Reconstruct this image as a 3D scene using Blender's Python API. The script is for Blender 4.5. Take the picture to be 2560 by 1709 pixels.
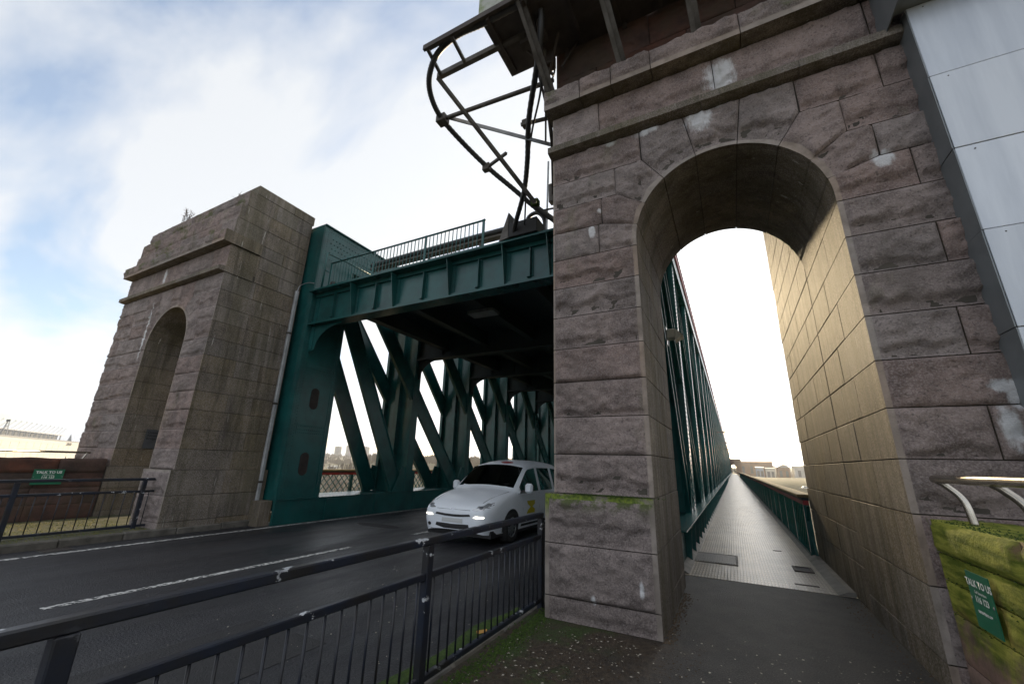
import bpy, bmesh, math, random
from mathutils import Vector, Matrix, noise
from mathutils.bvhtree import BVHTree

random.seed(7)
for o in list(bpy.data.objects):
    bpy.data.objects.remove(o)
scene = bpy.context.scene
COL = scene.collection
R = math.radians

# ------------------------------------------------------------------ camera
cam_d = bpy.data.cameras.new('camera')
cam = bpy.data.objects.new('camera', cam_d)
COL.objects.link(cam)
right = Vector((0.886144, 0.462666, 0.026248))
down = Vector((-0.111401, 0.267662, -0.957051))
fwd = Vector((-0.449821, 0.845161, 0.288728))
M = Matrix.Identity(4)
for i in range(3):
    M[i][0] = right[i]; M[i][1] = -down[i]; M[i][2] = -fwd[i]
M[0][3], M[1][3], M[2][3] = 0.0, 0.0, 1.6
cam.matrix_world = M
cam_d.sensor_width = 36.0
cam_d.lens = 14.231
cam_d.clip_start = 0.05
cam_d.clip_end = 9000
scene.camera = cam

# ------------------------------------------------------------------ world, sun
SUN_AZ, SUN_EL = 6.5, 20.0            # degrees left of the bridge axis (+Y), degrees up
sun_dir = Vector((-math.sin(R(SUN_AZ)) * math.cos(R(SUN_EL)), math.cos(R(SUN_AZ)) * math.cos(R(SUN_EL)), math.sin(R(SUN_EL))))
world = bpy.data.worlds.new('World')
scene.world = world
world.use_nodes = True
wt = world.node_tree
wt.nodes.clear()
def wn(t, **k):
    n = wt.nodes.new(t)
    for a, b in k.items():
        setattr(n, a, b)
    return n
out = wn('ShaderNodeOutputWorld')
bg = wn('ShaderNodeBackground')
bg.inputs[1].default_value = 0.15
sky = wn('ShaderNodeTexSky', sky_type='NISHITA', sun_disc=False, sun_elevation=R(SUN_EL), sun_rotation=R(-SUN_AZ), altitude=20, air_density=1.0, dust_density=0.9, ozone_density=1.0)
tc = wn('ShaderNodeTexCoord')
sep = wn('ShaderNodeSeparateXYZ')
wt.links.new(tc.outputs['Generated'], sep.inputs[0])
mx = wn('ShaderNodeMath', operation='MAXIMUM'); mx.inputs[1].default_value = 0.0
wt.links.new(sep.outputs[2], mx.inputs[0])
ad = wn('ShaderNodeMath', operation='ADD'); ad.inputs[1].default_value = 0.16
wt.links.new(mx.outputs[0], ad.inputs[0])
dx = wn('ShaderNodeMath', operation='DIVIDE'); dy = wn('ShaderNodeMath', operation='DIVIDE')
wt.links.new(sep.outputs[0], dx.inputs[0]); wt.links.new(ad.outputs[0], dx.inputs[1])
wt.links.new(sep.outputs[1], dy.inputs[0]); wt.links.new(ad.outputs[0], dy.inputs[1])
cmb = wn('ShaderNodeCombineXYZ')
wt.links.new(dx.outputs[0], cmb.inputs[0]); wt.links.new(dy.outputs[0], cmb.inputs[1])
mp = wn('ShaderNodeMapping')
mp.inputs['Rotation'].default_value = (0, 0, R(110))
mp.inputs['Scale'].default_value = (0.75, 1.7, 1)
mp.inputs['Location'].default_value = (4.1, -1.7, 0)
wt.links.new(cmb.outputs[0], mp.inputs[0])
nz = wn('ShaderNodeTexNoise'); nz.inputs['Scale'].default_value = 1.15; nz.inputs['Detail'].default_value = 9; nz.inputs['Roughness'].default_value = 0.52; nz.inputs['Distortion'].default_value = 0.35
wt.links.new(mp.outputs[0], nz.inputs['Vector'])
rp = wn('ShaderNodeValToRGB')
rp.color_ramp.elements[0].position = 0.35; rp.color_ramp.elements[0].color = (0.24, 0.24, 0.24, 1)
rp.color_ramp.elements[1].position = 0.50; rp.color_ramp.elements[1].color = (1, 1, 1, 1)
wt.links.new(nz.outputs[0], rp.inputs[0])
mixc = wn('ShaderNodeMix', data_type='RGBA')
wt.links.new(rp.outputs[0], mixc.inputs['Factor'])
wt.links.new(sky.outputs[0], mixc.inputs[6])
# cloud brightness: white veil, brighter where the sky behind it is bright (thin cloud scatters forward)
bw = wn('ShaderNodeRGBToBW'); wt.links.new(sky.outputs[0], bw.inputs[0])
cl = wn('ShaderNodeMath', operation='MULTIPLY_ADD'); cl.inputs[1].default_value = 0.30; cl.inputs[2].default_value = 3.1
wt.links.new(bw.outputs[0], cl.inputs[0])
ccl = wn('ShaderNodeCombineColor')
for i_, tint in enumerate((0.965, 1.0, 1.045)):
    tn = wn('ShaderNodeMath', operation='MULTIPLY'); tn.inputs[1].default_value = tint
    wt.links.new(cl.outputs[0], tn.inputs[0]); wt.links.new(tn.outputs[0], ccl.inputs[i_])
wt.links.new(ccl.outputs[0], mixc.inputs[7])
wt.links.new(mixc.outputs[2], bg.inputs[0])
wt.links.new(bg.outputs[0], out.inputs[0])

sl = bpy.data.lights.new('sun', 'SUN')
sl.energy = 4.5; sl.angle = R(2.5); sl.color = (1.0, 0.79, 0.49)
so = bpy.data.objects.new('sun', sl)
so.rotation_euler = sun_dir.to_track_quat('Z', 'Y').to_euler()
so.location = (0, 0, 60)
COL.objects.link(so)

scene.view_settings.view_transform = 'Standard'
scene.view_settings.look = 'None'
scene.view_settings.exposure = 0.75
scene.view_settings.gamma = 1.0

# ------------------------------------------------------------------ materials
def mat(name, col, rough=0.7, metal=0.0, var=0.0, vscale=4.0, col2=None, bump=0.0, bscale=40.0, bdetail=6, objvar=0.0, extra=None, spec=0.5, stretch=(1, 1, 1), fac=(0.35, 0.65), brough=0.65):
    m = bpy.data.materials.new(name)
    m.use_nodes = True
    nt = m.node_tree
    b = nt.nodes['Principled BSDF']
    b.inputs['Roughness'].default_value = rough
    b.inputs['Metallic'].default_value = metal
    b.inputs['Specular IOR Level'].default_value = spec
    c = (*col, 1)
    b.inputs['Base Color'].default_value = c
    cur = None
    geo = nt.nodes.new('ShaderNodeNewGeometry')
    pos = geo.outputs['Position']
    if stretch != (1, 1, 1):
        mpn = nt.nodes.new('ShaderNodeMapping'); mpn.inputs['Scale'].default_value = stretch
        nt.links.new(pos, mpn.inputs[0]); pos2 = mpn.outputs[0]
    else:
        pos2 = pos
    if col2 is not None or var:
        n = nt.nodes.new('ShaderNodeTexNoise'); n.inputs['Scale'].default_value = vscale; n.inputs['Detail'].default_value = 5; n.inputs['Roughness'].default_value = 0.62
        nt.links.new(pos2, n.inputs['Vector'])
        r = nt.nodes.new('ShaderNodeValToRGB')
        c2 = col2 if col2 is not None else tuple(x * (1 - var) for x in col)
        r.color_ramp.elements[0].position = fac[0]; r.color_ramp.elements[0].color = (*c2, 1)
        r.color_ramp.elements[1].position = fac[1]; r.color_ramp.elements[1].color = c
        nt.links.new(n.outputs[0], r.inputs[0])
        cur = r.outputs[0]
        # rougher where dirty
    if objvar:
        oi = nt.nodes.new('ShaderNodeObjectInfo')
        hs = nt.nodes.new('ShaderNodeHueSaturation')
        mr = nt.nodes.new('ShaderNodeMapRange'); mr.inputs[3].default_value = 1 - objvar; mr.inputs[4].default_value = 1 + objvar
        nt.links.new(oi.outputs['Random'], mr.inputs[0])
        nt.links.new(mr.outputs[0], hs.inputs['Value'])
        mh = nt.nodes.new('ShaderNodeMath'); mh.operation = 'MULTIPLY_ADD'; mh.inputs[1].default_value = 7.31; mh.inputs[2].default_value = 0.0
        fr = nt.nodes.new('ShaderNodeMath'); fr.operation = 'FRACT'
        nt.links.new(oi.outputs['Random'], mh.inputs[0]); nt.links.new(mh.outputs[0], fr.inputs[0])
        mr2 = nt.nodes.new('ShaderNodeMapRange'); mr2.inputs[3].default_value = 0.7; mr2.inputs[4].default_value = 1.35
        nt.links.new(fr.outputs[0], mr2.inputs[0]); nt.links.new(mr2.outputs[0], hs.inputs['Saturation'])
        if cur is not None:
            nt.links.new(cur, hs.inputs['Color'])
        else:
            hs.inputs['Color'].default_value = c
        cur = hs.outputs[0]
    if extra:
        cur = extra(nt, pos, cur, b)
    if cur is not None:
        nt.links.new(cur, b.inputs['Base Color'])
    if bump:
        n2 = nt.nodes.new('ShaderNodeTexNoise'); n2.inputs['Scale'].default_value = bscale; n2.inputs['Detail'].default_value = bdetail; n2.inputs['Roughness'].default_value = brough
        nt.links.new(pos, n2.inputs['Vector'])
        bp = nt.nodes.new('ShaderNodeBump'); bp.inputs['Strength'].default_value = 1.0; bp.inputs['Distance'].default_value = bump
        nt.links.new(n2.outputs[0], bp.inputs['Height'])
        nt.links.new(bp.outputs[0], b.inputs['Normal'])
    return m

def N(nt, t, **k):
    n = nt.nodes.new(t)
    for a, v in k.items():
        setattr(n, a, v)
    return n

def mathn(nt, op, a, b=None, c=None):
    n = nt.nodes.new('ShaderNodeMath'); n.operation = op
    for i, v in enumerate((a, b, c)):
        if v is None:
            continue
        if isinstance(v, (int, float)):
            n.inputs[i].default_value = v
        else:
            nt.links.new(v, n.inputs[i])
    return n.outputs[0]

def noise_fac(nt, pos, scale, lo, hi, detail=6, stretch=None):
    v = pos
    if stretch:
        mpn = N(nt, 'ShaderNodeMapping'); mpn.inputs['Scale'].default_value = stretch
        nt.links.new(pos, mpn.inputs[0]); v = mpn.outputs[0]
    n = N(nt, 'ShaderNodeTexNoise'); n.inputs['Scale'].default_value = scale; n.inputs['Detail'].default_value = detail; n.inputs['Roughness'].default_value = 0.65
    nt.links.new(v, n.inputs['Vector'])
    mr = N(nt, 'ShaderNodeMapRange', interpolation_type='SMOOTHSTEP'); mr.inputs[1].default_value = lo; mr.inputs[2].default_value = hi
    nt.links.new(n.outputs[0], mr.inputs[0])
    return mr.outputs[0]

def mixcol(nt, fac, a, bcol):
    m = N(nt, 'ShaderNodeMix', data_type='RGBA')
    if isinstance(fac, (int, float)):
        m.inputs[0].default_value = fac
    else:
        nt.links.new(fac, m.inputs[0])
    if isinstance(a, tuple):
        m.inputs[6].default_value = (*a, 1)
    else:
        nt.links.new(a, m.inputs[6])
    if isinstance(bcol, tuple):
        m.inputs[7].default_value = (*bcol, 1)
    else:
        nt.links.new(bcol, m.inputs[7])
    return m.outputs[2]

def smooth(nt, v, lo, hi):
    mr = N(nt, 'ShaderNodeMapRange', interpolation_type='SMOOTHSTEP'); mr.inputs[1].default_value = lo; mr.inputs[2].default_value = hi
    nt.links.new(v, mr.inputs[0])
    return mr.outputs[0]

# lime runs and bird lime on the fronts of the two towers: x, z, half width, half height
LIME = [(2.02, 1.98, 0.075, 0.19), (2.28, 1.75, 0.13, 0.5), (2.33, 1.42, 0.10, 0.28), (0.40, 6.55, 0.20, 0.28), (0.34, 6.22, 0.10, 0.18), (0.10, 5.95, 0.16, 0.20), (-1.36, 4.68, 0.05, 0.09), (1.72, 4.72, 0.10, 0.12), (2.06, 2.33, 0.10, 0.06), (2.10, 2.22, 0.05, 0.10), (-1.25, 4.98, 0.03, 0.05), (-0.95, 0.42, 0.03, 0.09), (-1.45, 0.26, 0.03, 0.05), (-14.3, 5.0, 0.06, 0.9), (-14.1, 6.6, 0.08, 0.25), (-0.55, 6.05, 0.18, 0.10), (-1.05, 6.05, 0.1, 0.06)]
def stone_base(nt, pos, cur, b):
    g = noise_fac(nt, pos, 62.0, 0.42, 0.64, 3)
    cur = mixcol(nt, mathn(nt, 'MULTIPLY', g, 0.46), cur, (0.44, 0.375, 0.36))
    pit = noise_fac(nt, pos, 34.0, 0.56, 0.66, 3)
    cur = mixcol(nt, mathn(nt, 'MULTIPLY', pit, 0.55), cur, (0.07, 0.058, 0.055))
    dk = noise_fac(nt, pos, 1.1, 0.48, 0.74, 5, (1.0, 1.0, 0.55))
    cur = mixcol(nt, mathn(nt, 'MULTIPLY', dk, 0.5), cur, (0.105, 0.092, 0.084))
    run = noise_fac(nt, pos, 3.4, 0.52, 0.78, 4, (1.6, 1.6, 0.16))
    return mixcol(nt, mathn(nt, 'MULTIPLY', run, 0.4), cur, (0.085, 0.078, 0.068))

def stone_extra(nt, pos, cur, b):
    s = N(nt, 'ShaderNodeSeparateXYZ'); nt.links.new(pos, s.inputs[0])
    X, Y, Z = s.outputs
    cur = stone_base(nt, pos, cur, b)
    wob = N(nt, 'ShaderNodeTexNoise'); wob.inputs['Scale'].default_value = 13.0; wob.inputs['Detail'].default_value = 5; wob.inputs['Roughness'].default_value = 0.75
    wm = N(nt, 'ShaderNodeMapping'); wm.inputs['Scale'].default_value = (1.0, 1.0, 0.28); nt.links.new(pos, wm.inputs[0]); nt.links.new(wm.outputs[0], wob.inputs['Vector'])
    tot = None
    for (cx, cz, rx, rz) in LIME:
        a = mathn(nt, 'DIVIDE', mathn(nt, 'SUBTRACT', X, cx), rx)
        c = mathn(nt, 'DIVIDE', mathn(nt, 'SUBTRACT', Z, cz), rz)
        d = mathn(nt, 'ADD', mathn(nt, 'MULTIPLY', a, a), mathn(nt, 'MULTIPLY', c, c))
        tot = d if tot is None else mathn(nt, 'MINIMUM', tot, d)
    d = mathn(nt, 'ADD', tot, mathn(nt, 'MULTIPLY', mathn(nt, 'SUBTRACT', wob.outputs[0], 0.5), 3.2))
    f = mathn(nt, 'SUBTRACT', 1.0, smooth(nt, d, 0.15, 1.25))
    cur = mixcol(nt, mathn(nt, 'MULTIPLY', f, 0.95), cur, (0.72, 0.72, 0.74))
    ledge = mathn(nt, 'MULTIPLY', smooth(nt, Z, 1.06, 1.27), mathn(nt, 'LESS_THAN', Z, 1.34))
    ledge = mathn(nt, 'MULTIPLY', ledge, noise_fac(nt, pos, 8.0, 0.42, 0.58, 4))
    ledge = mathn(nt, 'MULTIPLY', ledge, mathn(nt, 'MULTIPLY', mathn(nt, 'LESS_THAN', Y, 4.775), mathn(nt, 'GREATER_THAN', X, -5.0)))
    alg = noise_fac(nt, pos, 1.5, 0.58, 0.74, 4, (1.2, 1.2, 0.45))
    wet = mathn(nt, 'MULTIPLY', smooth(nt, Z, 6.85, 7.05), noise_fac(nt, pos, 2.3, 0.5, 0.66, 4))
    alg = mathn(nt, 'MAXIMUM', mathn(nt, 'MULTIPLY', alg, 0.3), mathn(nt, 'MAXIMUM', ledge, mathn(nt, 'MULTIPLY', wet, 0.6)))
    return mixcol(nt, alg, cur, (0.075, 0.105, 0.018))

def ashlar_extra(nt, pos, cur, b):
    cur = stone_base(nt, pos, cur, b)
    # broad olive and dark drips, and thin pale lime drips, all drawn out downwards
    a = noise_fac(nt, pos, 2.4, 0.43, 0.60, 4, (1.0, 1.3, 0.10))
    cur = mixcol(nt, mathn(nt, 'MULTIPLY', a, 0.42), cur, (0.060, 0.055, 0.020))
    a2 = noise_fac(nt, pos, 5.5, 0.50, 0.64, 4, (1.0, 1.4, 0.12))
    cur = mixcol(nt, mathn(nt, 'MULTIPLY', a2, 0.35), cur, (0.035, 0.031, 0.025))
    l = noise_fac(nt, pos, 11.0, 0.69, 0.72, 3, (1.0, 1.4, 0.10))
    return mixcol(nt, mathn(nt, 'MULTIPLY', l, 0.75), cur, (0.45, 0.43, 0.39))

M_ = {}
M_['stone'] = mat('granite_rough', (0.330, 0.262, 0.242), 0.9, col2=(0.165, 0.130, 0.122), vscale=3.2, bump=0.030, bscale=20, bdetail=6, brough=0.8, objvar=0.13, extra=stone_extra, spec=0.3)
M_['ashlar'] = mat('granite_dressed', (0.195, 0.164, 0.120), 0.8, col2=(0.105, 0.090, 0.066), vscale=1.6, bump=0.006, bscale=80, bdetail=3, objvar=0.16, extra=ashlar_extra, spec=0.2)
def margin_extra(nt, pos, cur, b):
    s = N(nt, 'ShaderNodeSeparateXYZ'); nt.links.new(pos, s.inputs[0])
    X, Y, Z = s.outputs
    dk = noise_fac(nt, pos, 3.0, 0.5, 0.7, 4)
    cur = mixcol(nt, mathn(nt, 'MULTIPLY', dk, 0.45), cur, (0.12, 0.10, 0.085))
    f = mathn(nt, 'MULTIPLY', smooth(nt, Z, 0.95, 1.24), mathn(nt, 'LESS_THAN', Z, 1.30))
    f = mathn(nt, 'MULTIPLY', f, mathn(nt, 'MULTIPLY', mathn(nt, 'LESS_THAN', Y, 4.76), mathn(nt, 'GREATER_THAN', X, -5.0)))
    f = mathn(nt, 'MULTIPLY', f, noise_fac(nt, pos, 6.0, 0.32, 0.52, 4))
    green = mixcol(nt, noise_fac(nt, pos, 25.0, 0.35, 0.65, 3), (0.05, 0.085, 0.008), (0.15, 0.20, 0.02))
    return mixcol(nt, mathn(nt, 'MULTIPLY', f, 0.95), cur, green)
M_['margin'] = mat('granite_margin', (0.36, 0.30, 0.262), 0.8, col2=(0.22, 0.182, 0.155), vscale=6, bump=0.004, bscale=70, bdetail=3, objvar=0.08, spec=0.25, extra=margin_extra)
M_['mortar'] = mat('mortar', (0.085, 0.074, 0.062), 0.95, var=0.4, bump=0.004, bscale=60)
def red_extra(nt, pos, cur, b):
    g = noise_fac(nt, pos, 1.3, 0.45, 0.65, 7)
    cur = mixcol(nt, mathn(nt, 'MULTIPLY', g, 0.7), cur, (0.07, 0.055, 0.04))
    return cur
M_['redstone'] = mat('red_sandstone', (0.115, 0.062, 0.050), 0.9, col2=(0.055, 0.036, 0.032), vscale=3.0, bump=0.010, bscale=30, bdetail=9, objvar=0.15, extra=red_extra, spec=0.25)
def mossy_extra(nt, pos, cur, b):
    s = N(nt, 'ShaderNodeSeparateXYZ'); nt.links.new(pos, s.inputs[0])
    f = noise_fac(nt, pos, 2.2, 0.26, 0.42, 6)
    hz = smooth(nt, mathn(nt, 'ADD', s.outputs[2], mathn(nt, 'MULTIPLY', noise_fac(nt, pos, 3.0, 0.3, 0.7), 0.35)), 0.52, 0.86)
    m2 = mathn(nt, 'MULTIPLY', f, hz)
    tone = noise_fac(nt, pos, 6.0, 0.35, 0.65, 7, (1, 0.4, 2.2))
    green = mixcol(nt, tone, (0.09, 0.13, 0.010), (0.36, 0.37, 0.06))
    return mixcol(nt, mathn(nt, 'MULTIPLY', m2, 0.93), cur, green)
M_['mossstone'] = mat('algae_sandstone', (0.27, 0.15, 0.105), 0.9, col2=(0.14, 0.085, 0.06), vscale=5.0, bump=0.012, bscale=22, bdetail=9, objvar=0.12, extra=mossy_extra, spec=0.25)
def paint_extra(nt, pos, cur, b):
    f = noise_fac(nt, pos, 1.6, 0.55, 0.78, 7, (1, 1, 0.5))
    cur = mixcol(nt, mathn(nt, 'MULTIPLY', f, 0.30), cur, (0.05, 0.075, 0.07))
    return cur
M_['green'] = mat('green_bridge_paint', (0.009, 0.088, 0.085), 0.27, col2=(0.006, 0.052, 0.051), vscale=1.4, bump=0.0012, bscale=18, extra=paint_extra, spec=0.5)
M_['greendark'] = mat('green_soffit_shade', (0.003, 0.018, 0.020), 0.6, col2=(0.002, 0.010, 0.012), vscale=2.2, extra=paint_extra)  # bridge green darkened, soffit shade put into the colour
M_['red'] = mat('red_paint', (0.36, 0.018, 0.020), 0.45, var=0.35, vscale=5)
M_['coping'] = mat('timber_coping', (0.24, 0.175, 0.07), 0.75, col2=(0.12, 0.095, 0.04), vscale=6, bump=0.003, bscale=60, stretch=(4, 0.6, 4))
def chip_extra(nt, pos, cur, b):
    f = noise_fac(nt, pos, 9.0, 0.60, 0.62, 5, (1, 0.8, 1))
    f2 = noise_fac(nt, pos, 1.9, 0.48, 0.58, 2)
    return mixcol(nt, mathn(nt, 'MULTIPLY', f, f2), cur, (0.55, 0.57, 0.60))
M_['rail'] = mat('navy_rail_paint', (0.013, 0.019, 0.036), 0.40, col2=(0.018, 0.017, 0.018), vscale=4, bump=0.0015, bscale=30, extra=chip_extra)
M_['rail_plain'] = mat('navy_bar_paint', (0.012, 0.017, 0.032), 0.42, col2=(0.018, 0.017, 0.018), vscale=4)
M_['steel'] = mat('galvanised_steel', (0.36, 0.37, 0.38), 0.42, 0.75, var=0.35, vscale=5)
M_['stainless'] = mat('stainless_rail', (0.60, 0.55, 0.48), 0.24, 0.95, var=0.3, vscale=7)
M_['duct'] = mat('duct_cladding', (0.56, 0.61, 0.69), 0.32, 0.15, col2=(0.40, 0.45, 0.54), vscale=2.2, bump=0.02, bscale=1.6, bdetail=1, objvar=0.06, stretch=(1.5, 1, 0.15))
M_['ductside'] = mat('duct_side_grey', (0.20, 0.22, 0.235), 0.42, 0.3, var=0.25, vscale=2)  # darker grey for the duct's side and soffit panels
M_['rust'] = mat('weathered_steel', (0.085, 0.07, 0.062), 0.7, 0.3, col2=(0.045, 0.035, 0.03), vscale=4, bump=0.002, bscale=40)
M_['oldsteel'] = mat('old_grey_steel', (0.115, 0.105, 0.095), 0.6, 0.4, col2=(0.05, 0.042, 0.034), vscale=5, bump=0.001, bscale=50)
M_['mossboard'] = mat('mossy_panel', (0.42, 0.43, 0.40), 0.8, col2=(0.13, 0.20, 0.02), vscale=2.2, fac=(0.42, 0.6))
M_['cable'] = mat('black_conduit', (0.03, 0.03, 0.032), 0.5, var=0.3, vscale=8)
M_['black'] = mat('matt_black', (0.012, 0.012, 0.013), 0.7)
def road_extra(nt, pos, cur, b):
    sp = noise_fac(nt, pos, 95.0, 0.58, 0.68, 3)
    cur = mixcol(nt, mathn(nt, 'MULTIPLY', sp, 0.55), cur, (0.12, 0.115, 0.12))
    tr = noise_fac(nt, pos, 0.55, 0.40, 0.66, 6, (1.9, 0.22, 1))
    cur = mixcol(nt, mathn(nt, 'MULTIPLY', tr, 0.35), cur, (0.050, 0.046, 0.048))
    sx = N(nt, 'ShaderNodeSeparateXYZ'); nt.links.new(pos, sx.inputs[0])
    tk = smooth(nt, mathn(nt, 'SINE', mathn(nt, 'MULTIPLY', sx.outputs[0], 2 * math.pi / 1.75)), 0.1, 0.95)
    tk = mathn(nt, 'MULTIPLY', tk, noise_fac(nt, pos, 0.7, 0.3, 0.6, 4, (1.2, 0.3, 1)))
    cur = mixcol(nt, mathn(nt, 'MULTIPLY', tk, 0.3), cur, (0.050, 0.049, 0.055))
    rr = N(nt, 'ShaderNodeMapRange'); rr.inputs[3].default_value = 0.34; rr.inputs[4].default_value = 0.62
    nt.links.new(noise_fac(nt, pos, 0.8, 0.35, 0.7, 5, (1.5, 0.35, 1)), rr.inputs[0])
    nt.links.new(rr.outputs[0], b.inputs['Roughness'])
    return cur
M_['road'] = mat('damp_asphalt', (0.020, 0.021, 0.027), 0.5, col2=(0.009, 0.010, 0.014), vscale=7, bump=0.022, bscale=45, bdetail=6, extra=road_extra)
def path_extra(nt, pos, cur, b):
    s = N(nt, 'ShaderNodeSeparateXYZ'); nt.links.new(pos, s.inputs[0])
    sp = noise_fac(nt, pos, 80.0, 0.56, 0.66, 3)
    cur = mixcol(nt, mathn(nt, 'MULTIPLY', sp, 0.65), cur, (0.155, 0.138, 0.122))
    # brown mulch of litter and moss towards the foot of the guard rail
    side = mathn(nt, 'SUBTRACT', 1.0, smooth(nt, mathn(nt, 'ADD', s.outputs[0], mathn(nt, 'MULTIPLY', noise_fac(nt, pos, 1.6, 0.3, 0.7), 0.8)), -0.9, -0.05))
    near = mathn(nt, 'SUBTRACT', 1.0, smooth(nt, s.outputs[1], 4.5, 5.4))
    side = mathn(nt, 'MULTIPLY', side, near)
    brown = mixcol(nt, noise_fac(nt, pos, 18.0, 0.35, 0.65), (0.032, 0.022, 0.014), (0.085, 0.060, 0.038))
    cur = mixcol(nt, mathn(nt, 'MULTIPLY', side, 0.85), cur, brown)
    gm = mathn(nt, 'MULTIPLY', noise_fac(nt, pos, 1.35, 0.46, 0.58, 6), mathn(nt, 'SUBTRACT', 1.0, smooth(nt, s.outputs[0], -1.5, -1.0)))
    gm = mathn(nt, 'MULTIPLY', gm, near)
    green = mixcol(nt, noise_fac(nt, pos, 40.0, 0.35, 0.65), (0.012, 0.03, 0.004), (0.05, 0.095, 0.012))
    return mixcol(nt, mathn(nt, 'MULTIPLY', gm, 0.85), cur, green)
M_['path'] = mat('path_asphalt', (0.040, 0.036, 0.033), 0.62, col2=(0.017, 0.0155, 0.0145), vscale=3.0, bump=0.016, bscale=60, bdetail=6, extra=path_extra)
M_['pave_left'] = mat('mossy_pavement', (0.10, 0.095, 0.07), 0.85, col2=(0.055, 0.06, 0.02), vscale=3.0, bump=0.006, bscale=60)
M_['kerb'] = mat('kerb_stone', (0.16, 0.145, 0.125), 0.8, col2=(0.07, 0.065, 0.055), vscale=4, bump=0.004, bscale=40, objvar=0.15)
M_['white'] = mat('worn_road_paint', (0.62, 0.62, 0.60), 0.6, col2=(0.045, 0.045, 0.05), vscale=22, fac=(0.45, 0.52), bump=0.004, bscale=80)
def deck_extra(nt, pos, cur, b):
    s = N(nt, 'ShaderNodeSeparateXYZ'); nt.links.new(pos, s.inputs[0])
    wv = mathn(nt, 'SINE', mathn(nt, 'MULTIPLY', s.outputs[0], 2 * math.pi / 0.045))
    wy = mathn(nt, 'SINE', mathn(nt, 'MULTIPLY', s.outputs[1], 2 * math.pi / 0.16))
    h = mathn(nt, 'MULTIPLY', smooth(nt, wv, -0.4, 0.4), smooth(nt, wy, -0.95, -0.6))
    nn = noise_fac(nt, pos, 0.9, 0.40, 0.62, 6, (1.4, 0.6, 1))
    h = mathn(nt, 'MULTIPLY', h, mathn(nt, 'SUBTRACT', 1.0, mathn(nt, 'MULTIPLY', nn, 0.7)))
    bp = N(nt, 'ShaderNodeBump'); bp.inputs['Strength'].default_value = 1.0; bp.inputs['Distance'].default_value = 0.013
    nt.links.new(h, bp.inputs['Height']); nt.links.new(bp.outputs[0], b.inputs['Normal'])
    grooved = mixcol(nt, mathn(nt, 'MULTIPLY', mathn(nt, 'SUBTRACT', 1.0, h), 0.45), cur, (0.12, 0.105, 0.085))
    st = noise_fac(nt, pos, 2.1, 0.56, 0.70, 7)
    return mixcol(nt, mathn(nt, 'MULTIPLY', st, 0.45), grooved, (0.10, 0.09, 0.075))
M_['deck'] = mat('ribbed_deck', (0.54, 0.465, 0.365), 0.34, col2=(0.37, 0.315, 0.25), vscale=1.8, extra=deck_extra)
M_['concrete'] = mat('concrete', (0.30, 0.28, 0.25), 0.8, var=0.35, vscale=4, bump=0.003, bscale=50)
M_['grating'] = mat('iron_cover', (0.07, 0.068, 0.062), 0.5, 0.5, var=0.4, vscale=18, bump=0.004, bscale=70)
M_['moss'] = mat('moss', (0.060, 0.105, 0.012), 0.95, col2=(0.018, 0.040, 0.006), vscale=30, bump=0.01, bscale=80)
M_['grass'] = mat('winter_grass', (0.10, 0.13, 0.03), 0.9, col2=(0.17, 0.13, 0.06), vscale=20)
M_['twig'] = mat('dry_stem', (0.075, 0.05, 0.035), 0.9, var=0.3)
M_['debris'] = mat('pale_litter', (0.60, 0.55, 0.46), 0.85, var=0.6, vscale=40)
M_['signgreen'] = mat('sign_green', (0.012, 0.155, 0.085), 0.45, var=0.2, vscale=6)
M_['signdark'] = mat('plaque_grey', (0.065, 0.072, 0.088), 0.5, var=0.2, vscale=6)
M_['letters'] = mat('white_print', (0.75, 0.77, 0.76), 0.6)
M_['lettersdark'] = mat('dark_print', (0.015, 0.016, 0.02), 0.6)

# ------------------------------------------------------------------ mesh helpers
def tag(o, label=None, cat=None, group=None, kind=None):
    if label: o['label'] = label
    if cat: o['category'] = cat
    if group: o['group'] = group
    if kind: o['kind'] = kind
    return o

def thing(name, label, cat, loc=(0, 0, 0), group=None):
    o = bpy.data.objects.new(name, None)
    o.empty_display_size = 0.2
    o.location = loc
    COL.objects.link(o)
    return tag(o, label, cat, group)

def put(name, me, parent=None, loc=(0, 0, 0), rot=None, material=None):
    """link a mesh whose coordinates are world coordinates (plus loc) under parent"""
    if material is not None and not me.materials:
        me.materials.append(material)
    o = bpy.data.objects.new(name, me)
    COL.objects.link(o)
    o.location = loc
    if rot:
        o.rotation_euler = rot
    if parent is not None:
        o.parent = parent
        w = Vector((0, 0, 0)); p = parent
        while p is not None:
            w += p.location; p = p.parent
        o.location = Vector(loc) - w
    return o

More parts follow.
